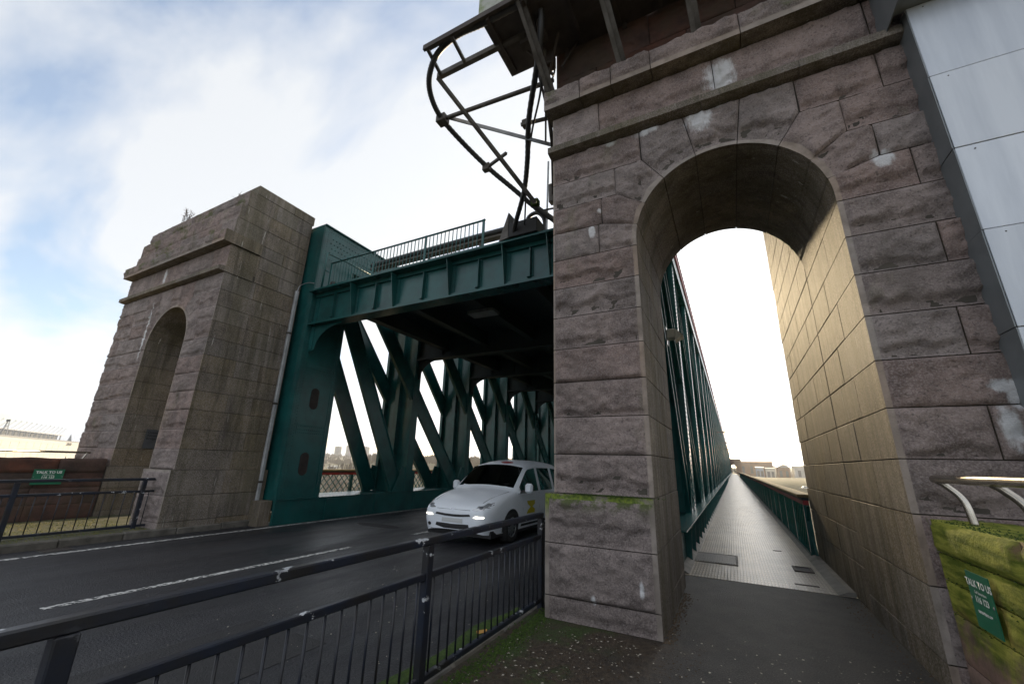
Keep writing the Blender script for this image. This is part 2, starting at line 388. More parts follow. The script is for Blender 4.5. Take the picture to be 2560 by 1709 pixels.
class MB:
    def __init__(self):
        self.v = []; self.f = []; self.sm = []
    def add(self, vs, fs, smooth=False):
        b = len(self.v)
        self.v += [tuple(x) for x in vs]
        self.f += [tuple(i + b for i in f) for f in fs]
        self.sm += [smooth] * len(fs)
        return self
    def box(self, x0, x1, y0, y1, z0, z1):
        vs = [(x, y, z) for x in (x0, x1) for y in (y0, y1) for z in (z0, z1)]
        return self.add(vs, [(0, 1, 3, 2), (4, 6, 7, 5), (0, 4, 5, 1), (2, 3, 7, 6), (0, 2, 6, 4), (1, 5, 7, 3)])
    def bbox(self, x0, x1, y0, y1, z0, z1, c=0.006):
        """box with chamfered edges"""
        X = (x0, x1); Y = (y0, y1); Z = (z0, z1)
        s = (-1, 1)
        vs = []; idx = {}
        for i in (0, 1):
            for j in (0, 1):
                for k in (0, 1):
                    for a in range(3):
                        p = [X[i] - s[i] * c, Y[j] - s[j] * c, Z[k] - s[k] * c]
                        p[a] = (X[i], Y[j], Z[k])[a]
                        idx[(i, j, k, a)] = len(vs); vs.append(p)
        fs = []
        for a in range(3):
            b_, c_ = (a + 1) % 3, (a + 2) % 3
            for e in (0, 1):
                q = []
                for (u, w) in ((0, 0), (1, 0), (1, 1), (0, 1)):
                    t = [0, 0, 0]; t[a] = e; t[b_] = u; t[c_] = w
                    q.append(idx[(*t, a)])
                fs.append(tuple(q) if e else tuple(reversed(q)))
        for a in range(3):
            b_, c_ = (a + 1) % 3, (a + 2) % 3
            for u in (0, 1):
                for w in (0, 1):
                    t0 = [0, 0, 0]; t1 = [0, 0, 0]
                    t0[b_] = t1[b_] = u; t0[c_] = t1[c_] = w; t1[a] = 1
                    fs.append((idx[(*t0, b_)], idx[(*t1, b_)], idx[(*t1, c_)], idx[(*t0, c_)]))
        for i in (0, 1):
            for j in (0, 1):
                for k in (0, 1):
                    fs.append((idx[(i, j, k, 0)], idx[(i, j, k, 1)], idx[(i, j, k, 2)]))
        return self.add(vs, fs)
    def beam(self, p0, p1, w, h, up=(0, 0, 1)):
        p0 = Vector(p0); p1 = Vector(p1)
        d = (p1 - p0).normalized()
        u = Vector(up)
        s = d.cross(u)
        if s.length < 1e-4:
            s = d.cross(Vector((0, 1, 0)))
        s.normalize(); t = s.cross(d).normalized()
        vs = []
        for p in (p0, p1):
            for (a, b) in ((-1, -1), (1, -1), (1, 1), (-1, 1)):
                vs.append(p + s * (a * w / 2) + t * (b * h / 2))
        return self.add(vs, [(0, 3, 2, 1), (4, 5, 6, 7), (0, 1, 5, 4), (1, 2, 6, 5), (2, 3, 7, 6), (3, 0, 4, 7)])
    def prism(self, poly, axis, a0, a1):
        """poly in the other two axes, in order"""
        n = len(poly)
        def P(q, a):
            if axis == 'x': return (a, q[0], q[1])
            if axis == 'y': return (q[0], a, q[1])
            return (q[0], q[1], a)
        vs = [P(q, a0) for q in poly] + [P(q, a1) for q in poly]
        fs = [tuple(range(n)), tuple(range(2 * n - 1, n - 1, -1))] + [(i, n + i, n + (i + 1) % n, (i + 1) % n) for i in range(n)]
        return self.add(vs, fs)
    def tube(self, pts, r, n=8, ribs=0.0):
        pts = [Vector(p) for p in pts]
        rings = []
        prev = None
        for i, p in enumerate(pts):
            d = (pts[min(i + 1, len(pts) - 1)] - pts[max(i - 1, 0)]).normalized()
            if prev is None:
                s = d.cross(Vector((0, 0, 1)))
                if s.length < 1e-3: s = d.cross(Vector((0, 1, 0)))
            else:
                s = prev - d * prev.dot(d)
            s.normalize(); prev = s
            t = d.cross(s)
            rr = r * (1 + (ribs if i % 2 else 0))
            rings.append([p + (s * math.cos(a) + t * math.sin(a)) * rr for a in [2 * math.pi * k / n for k in range(n)]])
        vs = [v for ring in rings for v in ring]
        fs = []
        for i in range(len(rings) - 1):
            for k in range(n):
                fs.append((i * n + k, i * n + (k + 1) % n, (i + 1) * n + (k + 1) % n, (i + 1) * n + k))
        fs.append(tuple(range(n - 1, -1, -1))); m0 = (len(rings) - 1) * n
        fs.append(tuple(range(m0, m0 + n)))
        return self.add(vs, fs, True)
    def rivet(self, p, nrm, r=0.014, h=0.010):
        nrm = Vector(nrm).normalized()
        s = nrm.cross(Vector((0.31, 0.2, 0.93))).normalized(); t = nrm.cross(s)
        p = Vector(p)
        vs = []
        for (rr, hh) in ((r, 0), (r * 0.75, h * 0.75)):
            for k in range(6):
                a = k * math.pi / 3
                vs.append(p + (s * math.cos(a) + t * math.sin(a)) * rr + nrm * hh)
        vs.append(p + nrm * h)
        fs = [(k, (k + 1) % 6, 6 + (k + 1) % 6, 6 + k) for k in range(6)] + [(6 + k, 6 + (k + 1) % 6, 12) for k in range(6)]
        return self.add(vs, fs, True)
    def mesh(self, name='mesh'):
        me = bpy.data.meshes.new(name)
        me.from_pydata(self.v, [], self.f)
        me.polygons.foreach_set('use_smooth', self.sm)
        me.update()
        return me
    def build(self, name, m, parent=None, kind=None, recalc=True):
        me = self.mesh(name)
        if recalc:
            bm = bmesh.new(); bm.from_mesh(me)
            bmesh.ops.recalc_face_normals(bm, faces=bm.faces)
            bm.to_mesh(me); bm.free()
        o = put(name, me, parent, material=m)
        if kind: o['kind'] = kind
        return o

def spline(pts, n=10):
    """Catmull-Rom through pts"""
    P = [Vector(p) for p in pts]
    P = [P[0] * 2 - P[1]] + P + [P[-1] * 2 - P[-2]]
    res = []
    for i in range(1, len(P) - 2):
        for k in range(n):
            t = k / n
            a, b, c, d = P[i - 1], P[i], P[i + 1], P[i + 2]
            res.append(0.5 * ((2 * b) + (c - a) * t + (2 * a - 5 * b + 4 * c - d) * t * t + (3 * b - a - 3 * c + d) * t ** 3))
    res.append(P[-2])
    return res

def text_mesh(s, size, bold=0.0, align='CENTER'):
    cu = bpy.data.curves.new('text', 'FONT')
    cu.body = s; cu.size = size; cu.align_x = align; cu.align_y = 'CENTER'; cu.offset = bold; cu.resolution_u = 2
    o = bpy.data.objects.new('text', cu); COL.objects.link(o)
    bpy.context.view_layer.update()
    me = bpy.data.meshes.new_from_object(o.evaluated_get(bpy.context.evaluated_depsgraph_get()))
    bpy.data.objects.remove(o)
    return me

# ------------------------------------------------------------------ stone towers
def sstep(t):
    t = max(0.0, min(1.0, t))
    return t * t * (3 - 2 * t)

def poly_at(pl, t):
    L = [0.0]
    for a, b in zip(pl, pl[1:]):
        L.append(L[-1] + math.hypot(b[0] - a[0], b[1] - a[1]))
    d = t * L[-1]
    for i in range(len(pl) - 1):
        if d <= L[i + 1] + 1e-9:
            k = (d - L[i]) / max(1e-9, L[i + 1] - L[i])
            return (pl[i][0] + (pl[i + 1][0] - pl[i][0]) * k, pl[i][1] + (pl[i + 1][1] - pl[i][1]) * k)
    return pl[-1]

def coons(B, T, L, Rr, u, v):
    b = poly_at(B, u); t = poly_at(T, u); l = poly_at(L, v); r = poly_at(Rr, v)
    c00, c10, c01, c11 = B[0], B[-1], T[0], T[-1]
    res = []
    for k in (0, 1):
        res.append((1 - v) * b[k] + v * t[k] + (1 - u) * l[k] + u * r[k] - ((1 - u) * (1 - v) * c00[k] + u * (1 - v) * c10[k] + (1 - u) * v * c01[k] + u * v * c11[k]))
    return res

def plen(pl):
    return sum(math.hypot(b[0] - a[0], b[1] - a[1]) for a, b in zip(pl, pl[1:]))

def stone_block(name, parent, sides, yf, yb, mx, material, rough=True, amp=1.0, margins=(0, 0, 0, 0), step=0.028, gap=0.005):
    """a stone with a rock-faced (or plain) front at y = yf; sides are polylines in x, z"""
    B, T, L, Rr = sides
    W = 0.5 * (plen(B) + plen(T)); H = 0.5 * (plen(L) + plen(Rr))
    if rough:
        nu = max(4, int(W / step)); nv = max(4, int(H / step))
    else:
        nu = max(1, (len(B) - 1) if len(B) > 2 else 1); nv = max(1, (len(L) - 1) if len(L) > 2 else 1)
        nu = max(nu, len(T) - 1); 
        if len(B) > 2 or len(T) > 2: nu = max(nu, 6)
        if len(L) > 2 or len(Rr) > 2: nv = max(nv, 4)
    seed = random.uniform(0, 100)
    spall = random.random() < 0.7
    vl0 = random.uniform(0.15, 0.42)
    cx = sum(p[0] for p in (B[0], B[-1], T[0], T[-1])) / 4; cz = sum(p[1] for p in (B[0], B[-1], T[0], T[-1])) / 4
    ml, mr, mb, mt = margins
    tilt = random.uniform(-0.012, 0.012)
    g = [[None] * (nu + 1) for _ in range(nv + 1)]
    for j in range(nv + 1):
        for i in range(nu + 1):
            u = i / nu; v = j / nv
            x, z = coons(B, T, L, Rr, u, v)
            ex = cx - x; ez = cz - z; q = math.hypot(ex, ez)
            if q > 1e-6 and (i in (0, nu) or j in (0, nv)):
                x += max(-gap, min(gap, ex)) if i in (0, nu) else 0
                z += max(-gap, min(gap, ez)) if j in (0, nv) else 0
            y = yf
            if rough:
                s = 1.0
                for d, m, w in ((u * W, ml, 0.03), ((1 - u) * W, mr, 0.03), (v * H, mb, 0.025), ((1 - v) * H, mt, 0.03)):
                    s *= sstep((d - m) / w)
                p = Vector((x * 1.0 + seed, seed * 0.37, z * 1.0))
                f1 = noise.fractal(p * 2.3, 1.0, 2.1, 4)
                f2 = noise.fractal(Vector((x * 9 + seed, 3.1, z * 13)), 0.9, 2.2, 3)
                rid = 1 - abs(noise.noise(Vector((x * 4.2 + seed, 9.0, z * 7.5 + 0.8 * f1))))
                h = 0.026 + 0.026 * f1 + 0.021 * f2 + 0.022 * (rid ** 4 - 0.35) + tilt * (u - 0.5)
                if spall:
                    vl = vl0 + 0.16 * noise.noise(Vector((x * 3.1 + seed, 0, 0))) + 0.09 * noise.noise(Vector((x * 11 + seed, 5, 0)))
                    k = sstep((vl - v) / 0.06 + 0.5)
                    h -= k * (0.042 + 0.018 * f1)
                y = yf - s * max(h, -0.025) * amp
            g[j][i] = (mx(x), y, z)
    flip = mx(1.0) < mx(0.0)
    mb_ = MB()
    vs = [p for row in g for p in row]
    n1 = nu + 1
    fs = []
    for j in range(nv):
        for i in range(nu):
            q = (j * n1 + i, j * n1 + i + 1, (j + 1) * n1 + i + 1, (j + 1) * n1 + i)
            fs.append(tuple(reversed(q)) if flip else q)
    mb_.add(vs, fs, rough)
    loop = [g[0][i] for i in range(nu)] + [g[j][nu] for j in range(nv)] + [g[nv][i] for i in range(nu, 0, -1)] + [g[j][0] for j in range(nv, 0, -1)]
    n = len(loop)
    vs2 = loop + [(p[0], yb, p[2]) for p in loop]
    fs2 = []
    for k in range(n):
        q = (k, n + k, n + (k + 1) % n, (k + 1) % n)
        fs2.append(tuple(reversed(q)) if flip else q)
    back = tuple(range(2 * n - 1, n - 1, -1))
    fs2.append(tuple(reversed(back)) if flip else back)
    mb_.add(vs2, fs2, False)
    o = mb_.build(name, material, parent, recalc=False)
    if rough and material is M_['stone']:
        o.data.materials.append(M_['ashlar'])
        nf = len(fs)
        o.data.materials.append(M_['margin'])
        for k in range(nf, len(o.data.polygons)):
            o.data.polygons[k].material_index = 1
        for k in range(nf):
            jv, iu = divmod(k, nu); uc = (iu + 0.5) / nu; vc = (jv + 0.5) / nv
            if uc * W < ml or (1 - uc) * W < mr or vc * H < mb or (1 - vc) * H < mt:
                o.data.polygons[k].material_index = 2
    return o

def rect(x0, x1, z0, z1):
    return ([(x0, z0), (x1, z0)], [(x0, z1), (x1, z1)], [(x0, z0), (x0, z1)], [(x1, z0), (x1, z1)])

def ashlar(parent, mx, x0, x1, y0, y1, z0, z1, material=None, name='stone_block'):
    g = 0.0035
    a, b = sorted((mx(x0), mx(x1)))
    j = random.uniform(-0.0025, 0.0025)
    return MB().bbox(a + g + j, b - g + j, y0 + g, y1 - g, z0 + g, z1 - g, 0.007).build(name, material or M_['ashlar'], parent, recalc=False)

ZC = [1.29, 1.735, 2.175, 2.615, 3.055, 3.495, 3.92, 4.35]
XC, ZA, RA = 0.25, 4.42, 1.03
YF, YB = 4.82, 6.88
def arcpt(deg):
    return (XC + RA * math.sin(R(deg)), ZA + RA * math.cos(R(deg)))
def arc(d0, d1, n=7):
    return [arcpt(d0 + (d1 - d0) * k / n) for k in range(n + 1)]

def make_tower(name, label, mx, seed, left):
    random.seed(seed)
    t = thing(name, label, 'tower', (mx(0.25), 5.85, 0))
    SB = lambda s, yf=YF, yb=None, amp=1.0, **k: stone_block('stone_block', t, s, yf, (yf + 0.9) if yb is None else yb, mx, M_['stone'], amp=amp * (0.75 if left else 1.0), **k)
    # ---- mortar core, set back behind the joints
    core = MB()
    def cbox(x0, x1, y0, y1, z0, z1):
        a, b = sorted((mx(x0), mx(x1))); core.box(a, b, y0, y1, z0, z1)
    e = 0.022
    cbox(-1.94 + e, -0.78 - e, YF + e, YB - e, 0.0, 4.36)
    cbox(1.28 + e, 3.6 - e, YF + e, YB - e, 0.0, 4.36)
    poly = [(-1.94 + e, 4.36), (-0.78 - e, 4.36)] + [(XC + (RA + e) * math.sin(R(a)), ZA + (RA + e) * math.cos(R(a))) for a in range(-90, 91, 10)] + [(1.28 + e, 4.36), (3.6 - e, 4.36), (3.6 - e, 7.15), (-1.94 + e, 7.15)]
    core.prism([(mx(p[0]), p[1]) for p in poly], 'y', YF + e, YB - e)
    cbox(-1.94 + e, 3.6 - e, 5.04, YB - e, 7.1, 8.52)
    core.build('mortar_core', M_['mortar'], t)
    # ---- shaft courses
    for c in range(len(ZC) - 1):
        z0, z1 = ZC[c], ZC[c + 1]
        d = 0.75 if c % 2 else 1.15
        SB(rect(-1.94, -0.78, z0, z1), yb=YF + d, margins=(0.035, 0.045, 0.0, 0.0))
        ysp = [YF + d, YB] if c % 2 == 0 else [YF + d, YF + d + 0.62, YB]
        for a, b in zip(ysp, ysp[1:]):
            ashlar(t, mx, -1.94, -0.78, a, b, z0, z1)
        d2 = 1.2 if c % 2 else 0.8
        xj = random.choice((1.93, 1.97)) if c % 2 else random.choice((2.45, 2.6))
        if left:
            xj = 2.35 if c % 2 else 2.6
        SB(rect(1.28, xj, z0, z1), yb=YF + d2, margins=(0.06, 0.0, 0, 0))
        SB(rect(xj, 3.6, z0, z1), yb=YF + 0.8, margins=(0.0, 0.0, 0, 0))
        ashlar(t, mx, 1.28, 3.6, YF + d2, YB, z0, z1)
    # ---- plinth
    for k, (z0, z1) in enumerate(((0.0, 0.23), (0.23, 0.76), (0.76, 1.29))):
        m = (0.05, 0.05, 0.0, 0.05) if k == 2 else (0.05, 0.05, 0, 0)
        SB(rect(-2.02, -0.775, z0, z1), yf=4.73, yb=5.85, margins=m, amp=1.0 if k else 0.5)
        ashlar(t, mx, -2.0, -0.775, 5.85, YB + 0.03, z0, z1)
        xj = 2.3 if k % 2 else 2.75
        if not left:
            SB(rect(1.275, xj, z0, z1), yf=YF - 0.03, yb=5.7, margins=(0.06, 0, 0, 0), amp=0.6)
            SB(rect(xj, 3.66, z0, z1), yf=YF - 0.03, yb=5.7, amp=0.6)
        else:
            SB(rect(1.275, 3.66, z0, z1), yf=4.78, yb=5.7, margins=(0.05, 0, 0, 0), amp=0.5)
        ashlar(t, mx, 1.275, 3.62, 5.7, YB + 0.03, z0, z1)
    # ---- arch: courses stepping into the voussoirs, right half then left half
    A = [13, 38, 60, 77, 90]
    def half(s):
        X = lambda p: (XC + s * (p[0] - XC), p[1])
        def blk(B, T, L, Rr, k, arcb, **kw):
            sd = [list(map(X, q)) for q in (B, T, L, Rr)]
            dep = 0.95 if k % 2 else 1.2
            if s < 0:   # keep u running left to right
                sd = [list(reversed(sd[0])), list(reversed(sd[1])), sd[3], sd[2]]
                if 'margins' in kw:
                    m = kw['margins']; kw['margins'] = (m[1], m[0], m[2], m[3])
            SB(tuple(sd), yb=YF + dep, **kw)
            if arcb:
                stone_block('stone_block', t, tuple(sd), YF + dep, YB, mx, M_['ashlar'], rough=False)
        xe = 3.6 if s > 0 else XC + (XC + 1.94)      # outer edge in the mirrored frame
        o2, o3a, o3b, o4 = (0.585, 6.08), (1.14, 5.61), (1.51, 5.18), (1.71, 4.78)
        blk(arc(13, 38), [o2, (1.15, 6.08)], [arcpt(13), o2], [arcpt(38), o3a, (1.15, 6.08)], 0, True, margins=(0, 0, 0.045, 0))
        blk(arc(38, 60), [o3a, (1.51, 5.61), o3b], [arcpt(38), o3a], [arcpt(60), o3b], 1, True, margins=(0, 0, 0.045, 0))
        blk(arc(60, 77), [o3b, (1.72, 5.18), o4], [arcpt(60), o3b], [arcpt(77), o4], 0, True, margins=(0, 0, 0.045, 0))
        x5 = 1.95 if s > 0 else 1.77
        spr = [(1.28, 4.35)] + list(reversed(arc(77, 90, 4)))
        blk([(1.28, 4.35), (x5, 4.35)], [arcpt(77), o4, (x5, 4.78)], spr, [(x5, 4.35), (x5, 4.78)], 1, True, margins=(0.045, 0, 0, 0))
        ends = {(4.35, 4.78): x5, (4.78, 5.18): 1.72, (5.18, 5.61): 1.51, (5.61, 6.08): 1.15}
        for k, ((z0, z1), xs) in enumerate(ends.items()):
            xs_ = [xs, xe]
            if xe - xs > 1.5:
                xs_ = [xs, xs + (0.75 if k % 2 else 1.1), xe]
            for q, (a, b) in enumerate(zip(xs_, xs_[1:])):
                sd = rect(*sorted((X((a, 0))[0], X((b, 0))[0])), z0, z1)
                mm = (0.03, 0, 0, 0) if (s < 0) else (0, 0, 0, 0)
                SB(sd, yb=YF + (0.8 if k % 2 else 1.1), margins=mm)
            # dressed blocks down the side of the tower
            if s < 0:
                d = YF + (0.8 if k % 2 else 1.1)
                ashlar(t, mx, -1.94, -1.28, d, YB, z0, z1)
            else:
                ashlar(t, mx, 1.8, 3.6, YF + 1.1, YB, z0, z1)
    half(1); half(-1)
    key = (arc(-13, 13), [(-0.085, 6.08), (0.585, 6.08)], [arcpt(-13), (-0.085, 6.08)], [arcpt(13), (0.585, 6.08)])
    SB(key, yb=YF + 0.95, margins=(0, 0, 0.045, 0))
    stone_block('stone_block', t, key, YF + 0.95, YB, mx, M_['ashlar'], rough=False)
    # ---- string course, frieze, cornice
    for a, b in zip([-1.96, -0.95, 0.15, 1.2, 2.3], [-0.95, 0.15, 1.2, 2.3, 3.62]):
        p, q = sorted((mx(a), mx(b)))
        MB().prism([(4.66, 6.10), (4.66, 6.20), (4.76, 6.225), (5.5, 6.225), (5.5, 6.082), (4.74, 6.082)], 'x', p + 0.003, q - 0.003).build('string_course_block', M_['ashlar'], t)
    for a, b in zip([-1.94, -1.2, 0.34, 1.92], [-1.2, 0.34, 1.92, 3.6]):
        SB(rect(a, b, 6.23, 6.86), yb=5.6, amp=0.8, margins=(0.03 if a < -1.9 else 0, 0, 0, 0))
    for a, b in zip([-2.0, -1.42, -0.95, -0.40, 0.69, 1.9], [-1.42, -0.95, -0.40, 0.69, 1.9, 3.64]):
        SB(rect(a, b, 6.865, 7.2), yf=4.60, yb=5.55, margins=(0, 0, 0.10, 0), amp=1.0)
    if left:
        lev = [(7.2, 7.67, 4.80), (7.67, 8.13, 4.83), (8.13, 8.6, 4.96)]
    else:
        lev = [(7.2, 7.8, 5.0), (7.8, 8.58, 5.0)]
    for k, (z0, z1, yf) in enumerate(lev):
        xs = ([-1.94, -0.95, 0.3, 1.3, 2.4, 3.6] if k % 2 else [-1.94, -1.25, -0.1, 0.9, 1.9, 2.9, 3.6]) if left else ([-1.94, -1.25, 0.1, 1.3, 2.5, 3.6] if k == 0 else [-1.94, -0.41, 0.75, 2.0, 3.6])
        for a, b in zip(xs, xs[1:]):
            stone_block('attic_block', t, rect(a, b, z0, z1), yf, yf + 0.8, mx, M_['stone'] if left else M_['redstone'], margins=(0.03 if a < -1.9 else 0, 0, 0, 0), amp=0.6)
        ys = [yf + 0.8, yf + 1.45, YB] if k % 2 else [yf + 0.8, YB]
        for a, b in zip(ys, ys[1:]):
            ashlar(t, mx, -1.94, 0.2, a, b, z0, z1, name='attic_block')
        ashlar(t, mx, 0.2, 3.6, yf + 0.8, YB, z0, z1, name='attic_block')
    if left:
        for a, b in ((5.15, 6.25), (6.25, YB + 0.04)):
            ashlar(t, mx, -1.945, 3.3, a, b, 8.6, 8.89, name='coping_block')
    # side blocks between the string course and the attic
    for k, (z0, z1) in enumerate(((6.085, 6.5), (6.5, 6.865), (6.865, 7.2))):
        ys = [5.55, YB] if k % 2 else [5.55, 6.2, YB]
        for a, b in zip(ys, ys[1:]):
            ashlar(t, mx, -1.94, -1.0, a, b, z0, z1)
    return t

MXR = lambda x: x
MXL = lambda x: -12.8 - x
tower_r = make_tower('stone_tower', 'nearest granite tower with tall arch over the near footway', MXR, 11, False)
tower_l = make_tower('stone_tower', 'granite tower with arch across the road, plants on its top', MXL, 23, True)

# wing wall behind the near tower
random.seed(5)
ww = thing('wing_wall', 'tall sunlit granite wall running on behind the near arch', 'wall', (1.7, 8.7, 0))
MB().box(1.31, 2.2, 6.95, 10.42, 0, 7.7).build('mortar_core', M_['mortar'], ww)
zs = [0.0, 0.5, 0.9, 1.3] + ZC[1:] + [4.78, 5.2, 5.62, 6.05, 6.48, 6.9, 7.3, 7.72]
for c, (z0, z1) in enumerate(zip(zs, zs[1:])):
    ys = [6.9, 8.15, 9.3, 10.5] if c % 2 else [6.9, 7.6, 8.75, 9.75, 10.5 + random.uniform(-0.05, 0.05)]
    if c % 3 == 0: ys[1] += 0.2
    for a, b in zip(ys, ys[1:]):
        ashlar(ww, MXR, 1.28, 2.2, a, b, z0, z1)

MB().bbox(-10.84, -10.42, 6.62, 6.93, -0.1, 0.56, 0.015).build('bearing_stone', M_['ashlar'], tower_l)

# ------------------------------------------------------------------ ground, road, pavements
ROADZ = -0.02
def struct(name, mb, m, parent=None):
    o = mb.build(name, m, parent)
    if parent is None: o['kind'] = 'structure'
    return o

END = 228.0
NP = 60
struct('road', MB().box(-10.98, -2.32, -60, END + 400, -0.5, ROADZ), M_['road'])
fp = struct('footpath', MB().box(-2.2, 3.9, -60, 7.66, -0.5, 0.0), M_['path'])
struct('pavement', MB().box(-17.5, -10.86, -60, 6.95, -0.5, 0.10), M_['pave_left'])
# kerb stones, each its own piece
random.seed(3)
y = -12.0
kb_me = {}
while y < 6.8:
    L = 0.9
    z1 = 0.112 + random.uniform(-0.012, 0.006)
    o = MB().bbox(-10.87, -10.73, y + 0.004, min(y + L, 6.9) - 0.004, -0.3, z1, 0.02).build('kerb_stone', M_['kerb'], bpy.data.objects['pavement'])
    o2 = MB().bbox(-2.34, -2.21, y + 0.004, min(y + L, 6.9) - 0.004, -0.3, 0.004 + random.uniform(-0.012, 0.004), 0.02).build('kerb_stone', M_['kerb'], fp)
    y += L
# painted lines
struct('edge_line', MB().box(-10.18, -10.08, -60, END, ROADZ - 0.02, ROADZ + 0.004), M_['white'])
for k, (a, b) in enumerate(((-4.0, 0.15), (2.1, 6.25), (8.05, 12.2), (14.0, 18.2), (20.0, 24.2))):
    struct('centre_line', MB().box(-6.80, -6.70, a, b, ROADZ - 0.02, ROADZ + 0.004), M_['white'])
# bridge walkways
nd = struct('walkway', MB().box(-0.95, 1.28, 7.66, END, -0.25, 0.006), M_['deck'])
struct('walkway', MB().box(-14.0, -11.9, 6.95, END, -0.25, 0.106), M_['deck'])
# concrete haunches along the near walkway
MB().prism([(1.08, 0.008), (1.28, 0.008), (1.28, 0.06), (1.20, 0.06)], 'y', 7.66, 60).build('haunch', M_['concrete'], nd)
MB().prism([(-0.95, 0.008), (-0.80, 0.008), (-0.90, 0.07), (-0.95, 0.09)], 'y', 7.72, 60).build('haunch', M_['concrete'], nd)
# covers let into the walkway
cv = MB().box(-0.82, -0.15, 8.86, 9.72, 0.002, 0.016)
tag(cv.build('access_cover', M_['grating'], None), 'square iron access cover let into left side of the walkway deck', 'cover')
cvo = bpy.data.objects['access_cover']
fm = MB()
for (a, b, c, d) in ((-0.86, -0.82, 8.82, 9.76), (-0.15, -0.11, 8.82, 9.76), (-0.82, -0.15, 8.82, 8.86), (-0.82, -0.15, 9.72, 9.76)):
    fm.box(a, b, c, d, 0.002, 0.020)
fm.build('frame', M_['concrete'], cvo)
rb = MB()
for k in range(16):
    rb.box(-0.80 + k * 0.041, -0.78 + k * 0.041, 8.89, 9.69, 0.012, 0.021)
rb.build('ribs', M_['grating'], cvo)
g = thing('drain_slot', 'small dark rectangular drain slot by the parapet end of the deck', 'drain', (0.86, 9.2, 0))
MB().box(0.76, 0.96, 9.0, 9.36, 0.002, 0.012).build('pit', M_['black'], g)  # black slab on the deck, painted for the shade inside the slot
MB().box(0.72, 0.76, 8.97, 9.39, 0.002, 0.022).box(0.96, 1.0, 8.97, 9.39, 0.002, 0.022).box(0.76, 0.96, 8.97, 9.0, 0.002, 0.022).box(0.76, 0.96, 9.36, 9.39, 0.002, 0.022).build('frame', M_['rust'], g)
tag(MB().box(0.62, 0.92, 7.98, 8.05, 0.003, 0.011).build('joint_strip', M_['rust']), 'short dark metal strip flush with the deck edge', 'strip')
tag(MB().box(0.55, 0.70, 10.9, 10.97, 0.003, 0.012).build('joint_strip', M_['rust']), 'tiny dark metal strip farther along the deck', 'strip')

# terrain: river valley below, far banks
def hgt(x, y):
    r = math.hypot(x, y)
    h = -27.0
    if y < 30 and abs(x + 5) < 600:
        h += 24 * sstep((20 - y) / 25)
    h += 18 * sstep((r - 160) / 260) + 21 * sstep((r - 420) / 900)
    if y > 150 and abs(x) < 260:
        h = max(h, -27 + 27.5 * sstep((y - 175) / 60) - 6 * sstep((y - 235) / 40) * (1 if x > 12 else 0))
    if y > 215 and abs(x + 6) < 14: h = -0.6
    h += 3.0 * noise.noise(Vector((x * 0.006, y * 0.006, 1.3))) * sstep((r - 200) / 300)
    if -17.5 < x < 60 and y < 12: h = min(h, -3)
    return h
gv = []; gf = []
ring = [0, 12, 25, 40, 60, 80, 105, 130, 160, 190, 220, 250, 290, 340, 400, 470, 560, 680, 820, 1000, 1300, 1720]
na = 120
for r in ring:
    for k in range(na):
        a = 2 * math.pi * k / na
        x, y = r * math.cos(a), r * math.sin(a)
        gv.append((x, y, hgt(x, y) if r < 1600 else 9.0 - (r - 1600) * 0.004))
for i in range(len(ring) - 1):
    for k in range(na):
        gf.append((i * na + k, (i + 1) * na + k, (i + 1) * na + (k + 1) % na, i * na + (k + 1) % na))
tm = MB(); tm.add(gv, gf, True)
M_['ground'] = mat('winter_ground', (0.15, 0.125, 0.075), 0.95, col2=(0.085, 0.085, 0.045), vscale=0.03)
struct('terrain', tm, M_['ground'])

# ------------------------------------------------------------------ steel bridge
G = M_['green']; GD = M_['greendark']
YV = [11.67 + 3.68 * k for k in range(NP)]           # front faces of the verticals
ZT, ZB = 8.56, 0.58
def xs_(a, b):
    return (min(a, b), max(a, b))

def vertical_mesh(xi, xo):
    """one truss post at y = 0: wide web across the truss, flanges on both faces, middle stiffener"""
    m = MB()
    a, b = xs_(xi, xo); s = 1 if xi > xo else -1
    m.box(a + 0.02, b - 0.02, 0.16, 0.18, 0.5, 7.6)
    m.box(a, a + 0.02, 0.0, 0.34, 0.5, 7.6)
    m.box(b - 0.02, b, 0.0, 0.34, 0.5, 7.6)
    for e, w in ((a + 0.02, 0.10), (b - 0.12, 0.10)):
        m.box(e, e + w, 0.0, 0.018, 0.5, 7.6)
        m.box(e, e + w, 0.322, 0.34, 0.5, 7.6)
    c = (a + b) / 2
    m.box(c - 0.09, c - 0.075, -0.02, 0.16, 0.5, 7.6)
    m.box(c - 0.09, c + 0.09, -0.035, -0.02, 0.5, 7.6)
    m.box(c + 0.075, c + 0.09, -0.02, 0.16, 0.5, 7.6)
    return m

def oval(cy, cz, w, h, n=10):
    """stadium outline"""
    r = w / 2
    pts = []
    for k in range(n + 1):
        a = math.pi * k / n
        pts.append((cy + r * math.cos(a), cz + h / 2 - r + r * math.sin(a)))
    for k in range(n + 1):
        a = math.pi + math.pi * k / n
        pts.append((cy + r * math.cos(a), cz - h / 2 + r + r * math.sin(a)))
    return pts

